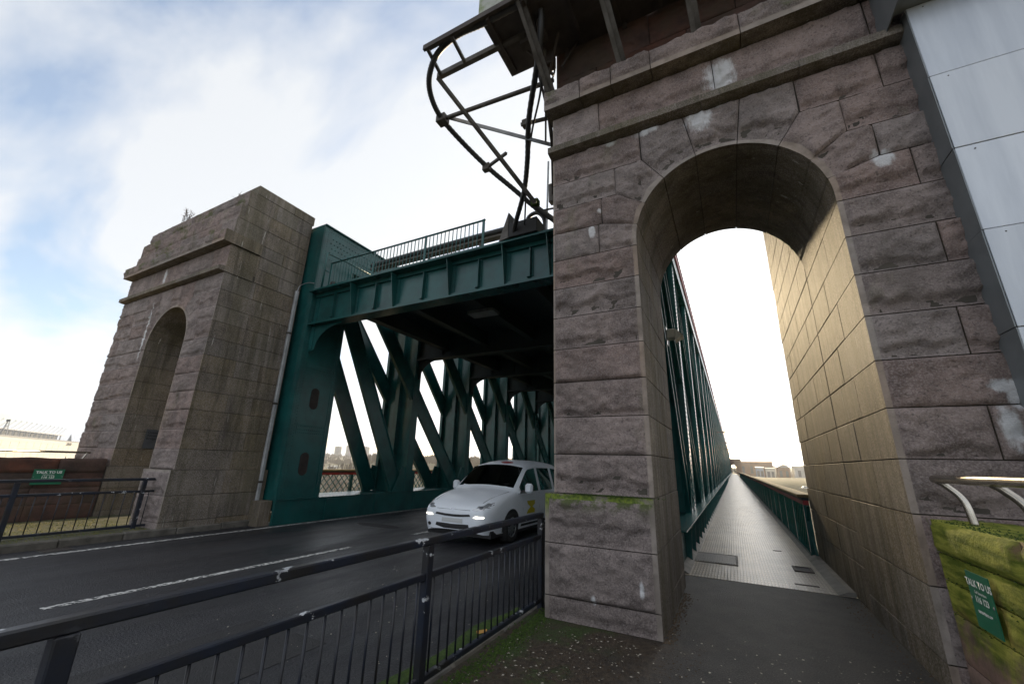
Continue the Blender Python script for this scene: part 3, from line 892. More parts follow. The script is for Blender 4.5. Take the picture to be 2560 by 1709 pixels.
def make_truss(label, xi, xo, near):
    s = 1 if xi > xo else -1            # direction from truss towards the road
    t = thing('bridge_truss', label, 'truss', ((xi + xo) / 2, 9.0, 0))
    a, b = xs_(xi, xo)
    # bottom chord and kerb girder
    bc = MB().box(a, b, 6.97, END, 0.30, 0.56)
    o = bc.build('bottom_chord', G, t)
    kg = MB()
    kx0, kx1 = xs_(xi - s * 0.02, xi + s * 0.06)
    kg.box(kx0, kx1, 6.92, END, -0.3, 0.56)
    kg.box(*xs_(xi - s * 0.16, xi + s * 0.10), 6.92, END, 0.565, 0.590)
    for k in range(34):
        yy = 8.4 + k * 1.84
        kg.box(*xs_(xi + s * 0.06, xi + s * 0.09), yy, yy + 0.14, 0.0, 0.562)
    kg.build('kerb_girder', G, t)
    if near:
        ko = MB()
        ko.box(xo, xo + 0.03, 7.74, END, -0.2, 0.60)
        ko.box(xo - 0.12, xo + 0.16, 7.74, END, 0.603, 0.628)
        ko.build('footway_girder', G, t)
        for k in range(70):
            yy = 8.75 + k * 0.92
            st = MB().prism([(xo + 0.03, 0.02), (xo + 0.11, 0.02), (xo + 0.15, 0.595), (xo + 0.03, 0.595)], 'y', yy, yy + 0.016)
            st.box(xo + 0.03, xo + 0.115, yy + 0.018, yy + 0.11, 0.02, 0.59)
            st.build('stiffener', G, t)
    # top chord
    tc_ = MB()
    for xx in (a, b - 0.025):
        tc_.box(xx, xx + 0.025, 6.97, END, 7.45, ZT - 0.03)
    tc_.box(a - 0.06, b + 0.06, 6.95, END, ZT - 0.03, ZT)
    tc_.box(a - 0.05, a + 0.16, 8.25, END, 7.42, 7.448)
    tc_.box(b - 0.16, b + 0.05, 8.25, END, 7.42, 7.448)
    tc_.box(a + 0.026, b - 0.026, 8.2, END, 7.9, 7.92)
    tc_.build('top_chord', G, t)
    if near:
        MB().box(xo - 0.02, xo + 0.045, 8.3, END, ZT - 0.36, ZT - 0.12).build('red_band', M_['red'], t)['label'] = 'faded red painted band along the top chord'
    # end post: closed box of plates
    ep = MB()
    ep.box(a, b, 6.95, 6.975, 0.56, ZT - 0.03)
    ep.box(b - 0.025, b, 6.975, 8.2, 0.592, 7.45) if s > 0 else ep.box(b - 0.025, b, 6.975, 8.2, 0.63, 7.45)
    ep.box(a, a + 0.025, 6.975, 8.2, 0.592, 7.45)
    ep.box(a + 0.025, b - 0.025, 8.175, 8.2, 0.56, 7.45)
    epo = ep.build('end_post', G, t)
    # angle strips and cover plates on the end post
    xf = xi + s * 0.004
    tr = MB()
    tr.box(*xs_(xi, xi + s * 0.014), 6.975, 7.16, 0.60, 8.45)
    tr.box(*xs_(xi, xi + s * 0.014), 8.06, 8.2, 0.60, 7.40)
    tr.box(*xs_(xi, xi + s * 0.012), 7.17, 8.05, 2.22, 2.52)
    tr.box(*xs_(xi, xi + s * 0.012), 7.17, 8.05, 4.05, 4.20)
    tr.build('cover_plates', G, t)
    rv = MB()
    nx = (s, 0, 0)
    def rrow(y0, y1, z0, z1, n, x=xi + s * 0.014, r=0.024):
        for k in range(n):
            q = k / max(1, n - 1)
            rv.rivet((x, y0 + (y1 - y0) * q, z0 + (z1 - z0) * q), nx, r)
    rrow(7.03, 7.03, 0.65, 8.4, 95); rrow(7.11, 7.11, 0.69, 8.44, 95)
    rrow(8.13, 8.13, 0.65, 7.35, 80)
    for zz in (2.28, 2.36, 2.46): rrow(7.22, 8.02, zz, zz, 13, xi + s * 0.012)
    for zz in (4.09, 4.16): rrow(7.22, 8.02, zz, zz, 13, xi + s * 0.012)
    # top chord rivets: rows and a staggered field near the end
    for zz in (7.50, 8.40, 8.48):
        rrow(7.2, 15.0, zz, zz, 90, xi)
    for k in range(34):
        for q in range(4):
            rv.rivet((xi, 7.25 + k * 0.125 + (q % 2) * 0.06, 7.72 + q * 0.16), nx, 0.028, 0.02)
    for k in range(70):
        rv.rivet((a + 0.08, 6.95, 0.9 + k * 0.1), (0, -1, 0), 0.015); rv.rivet((b - 0.08, 6.95, 0.9 + k * 0.1), (0, -1, 0), 0.015); rv.rivet((b - 0.16, 6.95, 0.95 + k * 0.1), (0, -1, 0), 0.015)
    for k in range(110):
        rv.rivet((xi + s * 0.02, 7.0 + k * 0.12, 0.592), (0, 0, 1), 0.014)
    rv.build('rivets', G, t, kind='stuff', recalc=False)
    # oval hand-hole grilles
    for (zz, hh) in ((3.23, 0.60), (1.46, 0.60), (6.55, 0.66)):
        ring = MB()
        x0, x1 = xs_(xi, xi + s * 0.010)
        og = MB().prism(oval(7.57, zz, 0.27, hh), 'x', *xs_(xi + s * 0.001, xi + s * 0.005)).build('hand_hole_shade', M_['black'], t)  # black plate, no opening: shade inside the hole painted on the post
        for k in range(9):
            yy = 7.46 + k * 0.027
            hz = math.sqrt(max(0.0, 1 - ((yy - 7.57) / 0.135) ** 2)) * 0.135 + hh / 2 - 0.135
            MB().box(*xs_(xi + s * 0.004, xi + s * 0.014), yy - 0.006, yy + 0.006, zz - hz + 0.006, zz + hz - 0.006).build('grille_bar', M_['rust'], og)
    # posts
    vm = vertical_mesh(xi, xo).mesh('vertical')
    vm.materials.append(G)
    bm = bmesh.new(); bm.from_mesh(vm); bmesh.ops.recalc_face_normals(bm, faces=bm.faces); bm.to_mesh(vm); bm.free()
    for yv in YV:
        put('vertical', vm, t, (0, yv, 0))
    # diagonals: two leaves each, inner and outer
    def diag(p0, p1, w):
        m = MB()
        (y0, z0), (y1, z1) = p0, p1
        d = Vector((0, y1 - y0, z1 - z0)); L = d.length; d.normalize()
        nrm = Vector((0, -d.z, d.y))
        # local mesh about the middle so that copies share it
        for sgn in (1,):
            m.beam(-d * L / 2, d * L / 2, 0.03, w, up=nrm)
            m.beam(-d * L / 2 + nrm * (w / 2 - 0.01), d * L / 2 + nrm * (w / 2 - 0.01), 0.11, 0.02, up=nrm)
            m.beam(-d * L / 2 - nrm * (w / 2 - 0.01), d * L / 2 - nrm * (w / 2 - 0.01), 0.11, 0.02, up=nrm)
        me = m.mesh('diagonal'); me.materials.append(G)
        return me
    for xx, k_ in ((xi - s * 0.10, 1.0), (xo + s * 0.10, 1.0)):
        me = diag((7.35, 7.9), (11.42, 0.55), 0.56)
        put('diagonal', me, t, (xx, (7.35 + 11.42) / 2, (7.9 + 0.55) / 2))
        me = diag((8.2, 8.1), (15.0, 0.5), 0.57)
        put('diagonal', me, t, (xx + 0.02, 11.6, 4.3))
    me = diag((0.12, 8.1), (6.92, 0.5), 0.57)
    for k in range(NP - 3):
        for xx in (xi - s * 0.10, xo + s * 0.10):
            put('diagonal', me, t, (xx + 0.02 * (k % 2), YV[k] + 3.52 + 0.0, 4.3))
    # gussets
    for k in range(24):
        yc = (YV[k] + 0.17)
        for xx in (xi - s * 0.035, xo + s * 0.035):
            gm = MB().prism([(yc - 0.75, 0.57), (yc + 0.35, 0.57), (yc + 0.35, 1.25), (yc - 0.35, 1.45)], 'x', xx - 0.01, xx + 0.01)
            gm.build('gusset', G, t)
    # rivets along the first diagonals and posts
    r2 = MB()
    for k in range(0, 14):
        for q in range(60):
            for xx, nn in ((b, 1), (a, -1)):
                for yy in (0.05, 0.29):
                    r2.rivet((xx, YV[k] + yy, 0.8 + q * 0.112), (nn, 0, 0), 0.015, 0.012)
                if near and nn > 0:
                    r2.rivet((b - 0.06, YV[k], 0.8 + q * 0.112), (0, -1, 0), 0.018, 0.018)
    for k in range(50):
        q = (k + 0.5) / 50
        for off in (-0.24, 0.24):
            r2.rivet((xi - s * 0.085, 7.35 + 4.07 * q + off * 0.87, 7.9 - 7.35 * q + off * 0.48), nx, 0.014)
            r2.rivet((xi - s * 0.065, 8.2 + 6.8 * q + off * 0.74, 8.1 - 7.6 * q + off * 0.66), nx, 0.014)
    r2.build('rivets', G, t, kind='stuff', recalc=False)
    # lacing at the foot of the posts on the footway side
    if near:
        for k in range(12):
            lm = MB()
            for q in range(12):
                z0 = 0.66 + q * 0.11
                lm.beam((xo - 0.004, YV[k] - 0.28 + (0 if q % 2 else 0.26), z0), (xo - 0.004, YV[k] - 0.28 + (0.26 if q % 2 else 0), z0 + 0.11), 0.04, 0.012, up=(1, 0, 0))
            lm.build('lacing', G, t)
    return t

truss_l = make_truss('green riveted steel truss across the road with oval hand holes', -10.35, -11.86, False)
truss_r = make_truss('dark green truss beside the near walkway seen through the arch', -2.45, -0.95, True)

# ---- portal girder at the mouth of the bridge
pg = thing('portal_girder', 'teal plate girder spanning the road above the car', 'girder', (-6.4, 7.1, 5.2))
XA, XB = -10.33, -2.47
MB().box(XA, XB, 7.10, 7.12, 5.29, 6.22).build('web_plate', G, pg)
MB().box(XA, XB, 6.80, 7.40, 6.22, 6.27).box(XA, XB, 7.04, 7.10, 6.12, 6.218).build('top_flange', G, pg)
MB().box(XA, XB, 6.93, 7.30, 5.25, 5.288).box(XA, XB, 7.05, 7.10, 5.29, 5.39).build('bottom_flange', G, pg)
rv = MB()
for xx in (-8.65, -7.18, -5.44, -3.96, -2.9):
    MB().prism([(6.81, 6.218), (6.835, 6.16), (7.00, 5.30), (7.098, 5.295), (7.098, 6.218)], 'x', xx - 0.008, xx + 0.008).box(xx + 0.009, xx + 0.09, 7.085, 7.098, 5.30, 6.2).build('bracket_plate', G, pg)
    for q in range(13):
        rv.rivet((xx + 0.05, 7.085, 5.42 + q * 0.06), (0, -1, 0), 0.019, 0.014)
for xx in (-9.45, -7.85, -6.25, -4.65, -3.35):
    MB().box(xx - 0.045, xx + 0.045, 7.085, 7.098, 5.40, 6.11).box(xx - 0.008, xx + 0.008, 6.99, 7.084, 5.40, 6.11).box(xx - 0.07, xx + 0.008, 6.985, 7.084, 5.39, 5.399).build('stiffener', G, pg)
    for q in range(12):
        rv.rivet((xx + 0.028, 7.085, 5.44 + q * 0.055), (0, -1, 0), 0.018, 0.014)
for k in range(90):
    rv.rivet((XA + 0.05 + k * 0.086, 7.05, 5.34), (0, -1, 0), 0.012)
    rv.rivet((XA + 0.05 + k * 0.086, 6.80, 6.245), (0, -1, 0), 0.010, 0.006)
rv.build('rivets', G, pg, kind='stuff', recalc=False)
# left end: fixing angle and curved knee bracket
kp = [(-10.32, 5.25)] + [(-10.32 + 0.95 * (1 - math.cos(R(a))), 5.25 - 0.72 * math.cos(R(a)) * 1.0) for a in []]
knee = [(-10.32, 5.248), (-9.15, 5.248)]
for k in range(9):
    a = R(90 * k / 8)
    knee.append((-9.15 - 0.95 * math.sin(a), 5.248 - 0.66 * (1 - math.cos(a)) - 0.04))
knee.append((-10.32, 4.50))
MB().prism(knee, 'y', 7.105, 7.125).build('knee_bracket', G, pg)
MB().box(-10.32, -10.18, 7.08, 7.10, 4.55, 5.24).box(-10.3, -10.18, 7.085, 7.098, 5.40, 6.11).build('fixing_angle', G, pg)
# ---- upper deck
ud = thing('upper_deck', 'dark soffit of the disused upper deck with cross girders', 'deck', (-6.4, 60, 6.0))
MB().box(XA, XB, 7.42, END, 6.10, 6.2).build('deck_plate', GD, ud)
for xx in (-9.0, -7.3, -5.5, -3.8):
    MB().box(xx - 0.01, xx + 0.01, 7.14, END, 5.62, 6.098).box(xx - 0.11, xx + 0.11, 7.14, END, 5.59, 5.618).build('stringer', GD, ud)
cgm = MB()
cgm.box(XA, XB, 0.10, 0.12, 5.36, 6.095).box(XA, XB, -0.06, 0.28, 5.33, 5.358).box(XA, XB, 0.03, 0.099, 5.358, 5.45)
for sgn, xe in ((1, XA), (-1, XB)):
    kn = [(xe, 5.329), (xe + sgn * 1.0, 5.329)]
    for k in range(9):
        a = R(90 * k / 8)
        kn.append((xe + sgn * (1.0 - 0.9 * math.sin(a)), 5.329 - 0.62 * (1 - math.cos(a)) - 0.012))
    kn.append((xe, 4.6))
    cgm.prism(kn, 'y', 0.102, 0.122)
    cgm.box(*xs_(xe + sgn * 0.02, xe + sgn * 0.14), 0.08, 0.1, 4.6, 5.32)
for k in range(6):
    cgm.box(XA + 1.0 + k * 1.15, XA + 1.09 + k * 1.15, 0.06, 0.099, 5.45, 6.09)
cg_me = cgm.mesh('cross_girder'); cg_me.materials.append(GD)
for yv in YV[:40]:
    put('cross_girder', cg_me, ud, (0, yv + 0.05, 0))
MB().box(-6.0, -5.2, 8.6, 9.0, 5.50, 5.58).build('light_fitting', M_['steel'], ud)
# ---- railing above the portal girder
rl = thing('deck_railing', 'thin teal railing on top of the portal girder', 'railing', (-7, 6.95, 6.27))
MB().tube([(-9.72, 6.93, 7.05), (-4.48, 6.93, 7.03)], 0.024, 8).build('top_rail', G, rl)
MB().box(-9.7, -4.5, 6.92, 6.94, 6.34, 6.36).build('bottom_rail', G, rl)
for xx in (-9.68, -7.97, -6.22, -4.52):
    MB().box(xx - 0.03, xx + 0.03, 6.915, 6.945, 6.272, 7.06).build('post', G, rl)
bar = MB().box(-0.008, 0.008, 6.924, 6.94, 6.36, 7.03).mesh('baluster'); bar.materials.append(G)
xx = -9.52
while xx < -4.6:
    if min(abs(xx - q) for q in (-9.68, -7.97, -6.22, -4.52)) > 0.06:
        put('baluster', bar, rl, (xx, 0, 0))
    xx += 0.118
st = MB().tube([(-9.98, 6.93, 6.28), (-9.98, 6.93, 7.45), (-9.98, 7.6, 7.50), (-9.98, 8.9, 7.5)], 0.03, 8)
st.build('return_rail', G, rl)
MB().tube([(-9.98, 6.93, 6.9), (-9.68, 6.93, 6.75)], 0.02, 6).build('strut', G, rl)
# cable tray run behind the railing
ct = thing('cable_run', 'dark ribbed cable run behind the thin teal railing', 'cable', (-6.5, 7.5, 6.9))
MB().tube([(-8.6 + 0.02 * k, 7.45, 6.98 + 0.02 * math.sin(k * 0.01)) for k in range(245)], 0.075, 8, ribs=0.14).build('ribbed_pipe', M_['cable'], ct)
MB().box(-8.6, -3.7, 7.36, 7.54, 6.82, 6.87).build('tray', M_['oldsteel'], ct)
for xx in (-8.3, -6.5, -4.9):
    MB().box(xx - 0.03, xx + 0.03, 7.40, 7.46, 6.2, 6.82).build('prop', M_['oldsteel'], ct)
gr = thing('grass_tuft', 'brown grass tuft growing on the teal girder top', 'plant', (-5.4, 7.0, 6.27))
random.seed(21)
gm = MB()
for k in range(420):
    x = -5.5 + random.gauss(0, 0.34); y = 6.98 + random.uniform(-0.1, 0.2); h = random.uniform(0.08, 0.30) * max(0.2, 1 - abs(x + 5.4) * 0.9)
    dx_, dy_ = random.gauss(0, 0.07), random.gauss(0, 0.05)
    gm.add([(x - 0.006, y, 6.27), (x + 0.006, y, 6.27), (x + dx_, y + dy_, 6.27 + h)], [(0, 1, 2)])
gm.build('blades', mat('brown_grass', (0.16, 0.10, 0.035), 0.9, col2=(0.06, 0.08, 0.02), vscale=9), gr)

# ------------------------------------------------------------------ lattice parapets
def parapet(name, label, x, y0, y1, zb, ztop, nfine, group=None):
    t = thing(name, label, 'parapet', (x, y0, 0), group)
    MB().bbox(x - 0.13, x + 0.13, y0, y1, ztop - 0.06, ztop, 0.012).build('coping', M_['coping'], t)
    MB().box(x - 0.05, x + 0.05, y0, y1, ztop - 0.20, ztop - 0.115).build('top_rail', M_['red'], t)
    MB().box(x - 0.06, x + 0.06, y0, y1, ztop - 0.115, ztop - 0.062).build('rail_cap', M_['greendark'], t)
    MB().box(x - 0.06, x + 0.06, y0, y1, zb, zb + 0.07).build('bottom_rail', G, t)
    H = ztop - 0.20 - zb - 0.07
    zc = zb + 0.07 + H / 2
    lb = MB().beam((0, -H / 2 * 0.92, -H / 2), (0, H / 2 * 0.92, H / 2), 0.012, 0.045, up=(1, 0, 0)).mesh('lattice_bar'); lb.materials.append(G)
    lb2 = MB().beam((0, H / 2 * 0.92, -H / 2), (0, -H / 2 * 0.92, H / 2), 0.012, 0.045, up=(1, 0, 0)).mesh('lattice_bar'); lb2.materials.append(G)
    pitch = 0.345 / 2 * 1.6
    n = int((y1 - y0) / pitch)
    far = MB()
    for k in range(n):
        yy = y0 + (k + 0.5) * pitch
        if k < nfine:
            put('lattice_bar', lb, t, (x + 0.012, yy, zc)); put('lattice_bar', lb2, t, (x - 0.012, yy, zc))
        elif yy < y0 + 110:
            far.beam((x + 0.012, yy - H / 2 * 0.92, zc - H / 2), (x + 0.012, yy + H / 2 * 0.92, zc + H / 2), 0.012, 0.045, up=(1, 0, 0))
            far.beam((x - 0.012, yy + H / 2 * 0.92, zc - H / 2), (x - 0.012, yy - H / 2 * 0.92, zc + H / 2), 0.012, 0.045, up=(1, 0, 0))
    if far.v:
        far.build('far_lattice', G, t, kind='stuff')
    pm = MB().box(-0.05, 0.05, -0.06, 0.06, zb, ztop - 0.2).mesh('post'); pm.materials.append(G)
    yy = y0 + 0.06
    while yy < y0 + 90:
        put('post', pm, t, (x, yy, 0)); yy += 1.84
    return t
parapet('lattice_parapet', 'dark green lattice parapet with timber coping on right of near walkway', 1.22, 10.52, END, 0.02, 1.17, 110)
parapet('lattice_parapet', 'lattice parapet with red rail seen through the left truss', -14.06, 7.0, END, 0.12, 1.22, 120)

# ------------------------------------------------------------------ guard rails
RAILM = M_['rail']
def guardrail(label, x, y0, y1, posts, step, zb=0.0, extra_end=False):
    t = thing('guard_rail', label, 'railing', (x, (y0 + y1) / 2, zb))
    MB().bbox(x - 0.03, x + 0.03, y0, y1, zb + 0.975, zb + 1.03, 0.008).build('top_rail', RAILM, t)
    ps = sorted(posts)
    for yy in ps:
        MB().bbox(x - 0.032, x + 0.032, yy - 0.036, yy + 0.036, zb - 0.1, zb + 0.974, 0.006).build('post', RAILM, t)
    bm_ = MB().tube([(0, 0, zb + 0.10), (0, 0, zb + 0.735)], 0.0085, 6).mesh('baluster'); bm_.materials.append(M_['rail_plain'])
    edges = [y0] + ps + [y1]
    for a, b in zip(edges, edges[1:]):
        if b - a < 0.12: continue
        MB().bbox(x - 0.024, x + 0.024, a + 0.037, b - 0.037, zb + 0.735, zb + 0.782, 0.006).build('mid_rail', RAILM, t)
        MB().bbox(x - 0.024, x + 0.024, a + 0.037, b - 0.037, zb + 0.055, zb + 0.10, 0.006).build('bottom_rail', RAILM, t)
        n = max(1, int((b - a) / step))
        for k in range(n):
            yy = a + 0.04 + (k + 0.5) * (b - a - 0.08) / n
            put('baluster', bm_, t, (x, yy, 0))
    return t
guardrail('chipped navy guard rail in the foreground between path and road', -2.2, -4.6, 5.06, (-3.35, -1.29, 0.77, 2.83, 5.03), 0.121)
guardrail('navy guard rail in front of the far tower across the road', -11.27, -4.0, 4.76, (-3.8, -1.6, 0.55, 2.68, 4.52), 0.16, 0.08)
# bolts on the nearest posts
bo = MB()
for yy in (0.77, 2.83):
    for zz in (0.70, 0.06):
        bo.tube([(-2.2, yy - 0.062, zz + 0.03), (-2.2, yy + 0.062, zz + 0.03)], 0.012, 6)
bo.build('bolts', RAILM, [o for o in bpy.data.objects if o.name == 'guard_rail'][0])

# ------------------------------------------------------------------ sandstone parapet walls
def sandwall(label, xface, sgn, y0, y1, ztop, courses, material, zbase):
    """face at xface looking in direction sgn"""
    t = thing('parapet_wall', label, 'wall', (xface, y1, zbase))
    MB().box(*xs_(xface - sgn * 0.02, xface - sgn * 0.42), y0, y1, zbase - 0.2, ztop - 0.05).build('mortar_core', M_['mortar'], t)
    for c, (z0, z1) in enumerate(zip(courses, courses[1:])):
        yy = y1
        top = c == len(courses) - 2
        while yy > y0:
            L = random.uniform(0.75, 1.25)
            a = max(y0, yy - L)
            # rock face towards sgn: grid in y, z
            nu = max(3, int((yy - a) / 0.05)); nv = max(3, int((z1 - z0) / 0.04))
            seed = random.uniform(0, 50)
            xback = xface - sgn * (0.46 if top else 0.2)
            m = MB()
            g = 0.005
            rows = []
            for j in range(nv + 1):
                for i in range(nu + 1):
                    u = i / nu; v = j / nv
                    Y = a + g + (yy - a - 2 * g) * u; Z = z0 + g + (z1 - z0 - 2 * g) * v
                    e = sstep(min(u, 1 - u) * (yy - a) / 0.04) * sstep(min(v, 1 - v) * (z1 - z0) / 0.04)
                    h = 0.010 + 0.009 * noise.fractal(Vector((Y * 2.5 + seed, Z * 3.5, seed)), 1.0, 2.1, 4) + 0.007 * noise.noise(Vector((Y * 1.5 + seed, Z * 30, 1)))
                    if top:
                        h += 0.02
                        zt = 0.02 * noise.noise(Vector((Y * 3 + seed, 2, 2))) * sstep((v - 0.7) / 0.3)
                    else:
                        zt = 0
                    rows.append((xface + sgn * e * h + (sgn * 0.0), Y, Z + zt))
            n1 = nu + 1
            fs = [(j * n1 + i, j * n1 + i + 1, (j + 1) * n1 + i + 1, (j + 1) * n1 + i) for j in range(nv) for i in range(nu)]
            if sgn < 0: fs = [tuple(reversed(f)) for f in fs]
            m.add(rows, fs, True)
            loop = [rows[i] for i in range(nu)] + [rows[j * n1 + nu] for j in range(nv)] + [rows[nv * n1 + i] for i in range(nu, 0, -1)] + [rows[j * n1] for j in range(nv, 0, -1)]
            n = len(loop)
            vs2 = loop + [(xback, p[1], p[2]) for p in loop]
            fs2 = [(k, n + k, n + (k + 1) % n, (k + 1) % n) for k in range(n)]
            if sgn < 0: fs2 = [tuple(reversed(f)) for f in fs2]
            m.add(vs2, fs2, False)
            m.build('coping_stone' if top else 'stone_block', material, t, recalc=False)
            yy = a
    return t
random.seed(31)
sandwall('mossy green sandstone wall with a rail at right foreground', 1.36, -1, -3.0, 4.70, 1.27, [0.0, 0.30, 0.62, 0.84, 1.03, 1.265], M_['mossstone'], 0.0)
sandwall('dark red sandstone wall left of the far tower', -14.0, 1, -12.0, 4.72, 1.46, [0.1, 0.44, 0.80, 1.13, 1.46], M_['redstone'], 0.1)
# tubular handrails on the walls
def wallrail(label, x, y0, y1, z, zt, bend, legs, r=0.03):
    t = thing('wall_handrail', label, 'handrail', (x, y1, zt))
    MB().tube([(x, y0, z), (x, y1, z)], r, 12).build('rail', M_['stainless'], t)
    for yy in legs:
        MB().tube(spline([(x, yy, z - 0.012), (x + bend * 0.35, yy - 0.02, z - 0.05), (x + bend * 0.85, yy - 0.06, z - 0.15), (x + bend, yy - 0.08, zt)], 6), r * 0.85, 10).build('leg', M_['stainless'], t)
    return t
wallrail('bright steel tube handrail on the mossy wall at right', 1.40, -3, 4.55, 1.575, 1.24, 0.12, (4.50, 3.72, 2.0, 0.3))
t = wallrail('dull steel handrail on the far red sandstone wall', -14.2, -12, 4.42, 1.60, 1.45, 0.02, (4.36, 2.0, 0, -2.5), 0.024)

# ------------------------------------------------------------------ signs and plaque
def sign(name, label, cat, origin, u, w, hh, base, lines, lm, mbase, thick=0.006, holes=True):
    """u: unit vector along the text, lines: (text, size, v offset, bold)"""
    u = Vector(u); v = Vector((0, 0, 1)); n = u.cross(v)
    o = Vector(origin)
    t = thing(name, label, cat, origin)
    m = MB()
    c = [o + u * a + v * b + n * d for d in (0, thick) for (a, b) in ((-w / 2, -hh / 2), (w / 2, -hh / 2), (w / 2, hh / 2), (-w / 2, hh / 2))]
    m.add(c, [(3, 2, 1, 0), (4, 5, 6, 7), (0, 1, 5, 4), (1, 2, 6, 5), (2, 3, 7, 6), (3, 0, 4, 7)])
    m.build('board', mbase, t, recalc=False)
    for (txt, size, off, bold, al) in lines:
        me = text_mesh(txt, size, bold, al)
        mt = Matrix.Identity(4)
        p = o + v * off + n * (thick + 0.0015) + (u * (-w * 0.44) if al == 'LEFT' else u * 0)
        for i in range(3):
            mt[i][0] = u[i]; mt[i][1] = v[i]; mt[i][2] = n[i]; mt[i][3] = p[i]
        me.transform(mt)
        put('lettering', me, t, material=lm)
    if holes:
        for sg in (-1, 1):
            r_ = MB().rivet(o + u * (sg * w * 0.46) + n * thick, n, 0.010, 0.004); r_.build('fixing', M_['steel'], t)
    return t
TALK = [('TALK TO US', 0.075, 0.098, 0.0025, 'CENTER'), ('Call Samaritans', 0.030, 0.045, 0.0004, 'CENTER'), ('116 123', 0.066, -0.010, 0.0022, 'CENTER'), ('samaritans.org', 0.034, -0.085, 0.001, 'CENTER')]
sign('talk_sign', 'green helpline sign on the dark red wall across the road', 'sign', (-13.93, 3.74, 1.045), (0, 1, 0), 0.50, 0.33, 0, TALK, M_['letters'], M_['signgreen'])
TALK2 = [('TALK TO US', 0.058, 0.098, 0.0018, 'CENTER'), ('Call Samaritans', 0.024, 0.050, 0.0003, 'CENTER'), ('116 123', 0.052, 0.006, 0.0016, 'CENTER'), ('samaritans.org', 0.030, -0.062, 0.001, 'CENTER')]
sign('talk_sign', 'green helpline sign on the mossy wall at right edge', 'sign', (1.315, 4.0, 0.835), (0, -1, 0), 0.29, 0.33, 0, TALK2, M_['letters'], M_['signgreen'])
sign('name_plaque', 'grey bridge name plaque inside the far tower arch', 'plaque', (-14.045, 5.62, 2.0), (0, 1, 0), 0.52, 0.50, 0, [('Queen', 0.085, 0.17, 0.002, 'LEFT'), ('Alexandra', 0.085, 0.09, 0.002, 'LEFT'), ('Bridge', 0.085, 0.01, 0.002, 'LEFT')], M_['lettersdark'], M_['signdark'], holes=False)

# ------------------------------------------------------------------ clad duct on the near tower
du = thing('clad_duct', 'pale grey metal clad duct rising at the right edge', 'duct', (2.9, 4.7, 0))
zsm = [0.0, 0.9, 1.85, 2.75, 3.63, 4.48, 5.33, 6.25]
for k, (z0, z1) in enumerate(zip(zsm, zsm[1:])):
    j = 0.004 * (k % 2)
    MB().bbox(2.128, 3.95, 4.545 - j, 4.56 - j, z0 + 0.003, z1 - 0.003, 0.003).build('front_panel', M_['duct'], du)
    MB().box(2.118 - j, 2.127 - j, 4.549, 4.86, z0 + 0.003, z1 - 0.003).build('side_panel', M_['ductside'], du)
MB().box(2.135, 3.94, 4.565, 4.85, 0, 6.24).build('duct_core', M_['black'], du)
for k, (z0, z1) in enumerate(((6.26, 7.4), (7.41, 8.6))):
    MB().bbox(2.0, 3.95, 4.30, 4.32, z0, z1, 0.003).build('front_panel', M_['duct'], du)
    MB().box(1.985, 1.999, 4.305, 4.9, z0 - 0.1, z1).build('side_panel', M_['ductside'], du)
MB().box(2.0, 3.94, 4.325, 4.58, 6.252, 6.262).build('soffit_panel', M_['ductside'], du)
rv = MB()
for z0 in zsm[1:]:
    for k in range(7):
        rv.rivet((2.25 + k * 0.54, 4.541, z0 - 0.05), (0, -1, 0), 0.007, 0.004)
rv.build('screws', M_['oldsteel'], du)

# ------------------------------------------------------------------ cable gantry on the near tower
OS = M_['oldsteel']; RS = M_['rust']
ga = thing('cable_gantry', 'dark steel cable platform overhanging the top of the near tower', 'gantry', (-1.5, 4.4, 8.0))
MB().beam((-3.93, 3.85, 8.42), (3.4, 3.85, 8.42), 0.05, 0.10).beam((-3.93, 3.90, 8.48), (3.4, 3.90, 8.48), 0.12, 0.012).build('front_beam', RS, ga)
MB().beam((-4.02, 4.34, 8.40), (-2.1, 4.34, 8.40), 0.012, 0.10).beam((-4.02, 4.38, 8.355), (-2.1, 4.38, 8.355), 0.07, 0.012).build('rear_channel', OS, ga)
MB().box(-2.80, 3.4, 3.88, 4.98, 8.40, 8.43).build('deck_plate', RS, ga)
for k in range(8):
    xx = -2.7 + k * 0.62
    MB().box(xx, xx + 0.05, 3.88, 4.9, 8.33, 8.398).build('deck_joist', RS, ga)
MB().box(-2.35, -1.9, 4.40, 4.55, 8.24, 8.33).build('junction_tray', RS, ga)
for (x0, x1) in ((-3.86, -3.93), (-3.36, -3.40)):
    MB().beam((x0, 3.87, 8.39), (x1, 4.34, 8.36), 0.05, 0.05).build('cross_bar', OS, ga)
MB().bbox(-2.82, -0.6, 3.84, 3.86, 8.50, 9.6, 0.003).build('side_board', M_['mossboard'], ga)
for (xb, zb_, xt) in ((-1.95, 7.3, -2.13), (-0.81, 7.2, -0.98), (0.19, 7.2, 0.10), (1.35, 7.2, 1.30)):
    MB().beam((xb, 4.74, zb_ - 0.02), (xt, 3.90, 8.40), 0.095, 0.06, up=(1, 0, 0)).beam((xb + 0.05, 4.77, zb_ - 0.02), (xt + 0.05, 3.93, 8.40), 0.02, 0.1, up=(1, 0, 0)).build('strut', OS, ga)
MB().beam((-1.72, 4.96, 8.20), (-1.66, 4.95, 9.6), 0.07, 0.07).build('mast', RS, ga)
MB().beam((-0.75, 4.97, 8.3), (-0.85, 4.97, 9.6), 0.07, 0.07).build('mast', RS, ga)
MB().beam((-1.8, 4.9, 8.0), (-1.15, 4.9, 8.9), 0.035, 0.035).build('brace', RS, ga)
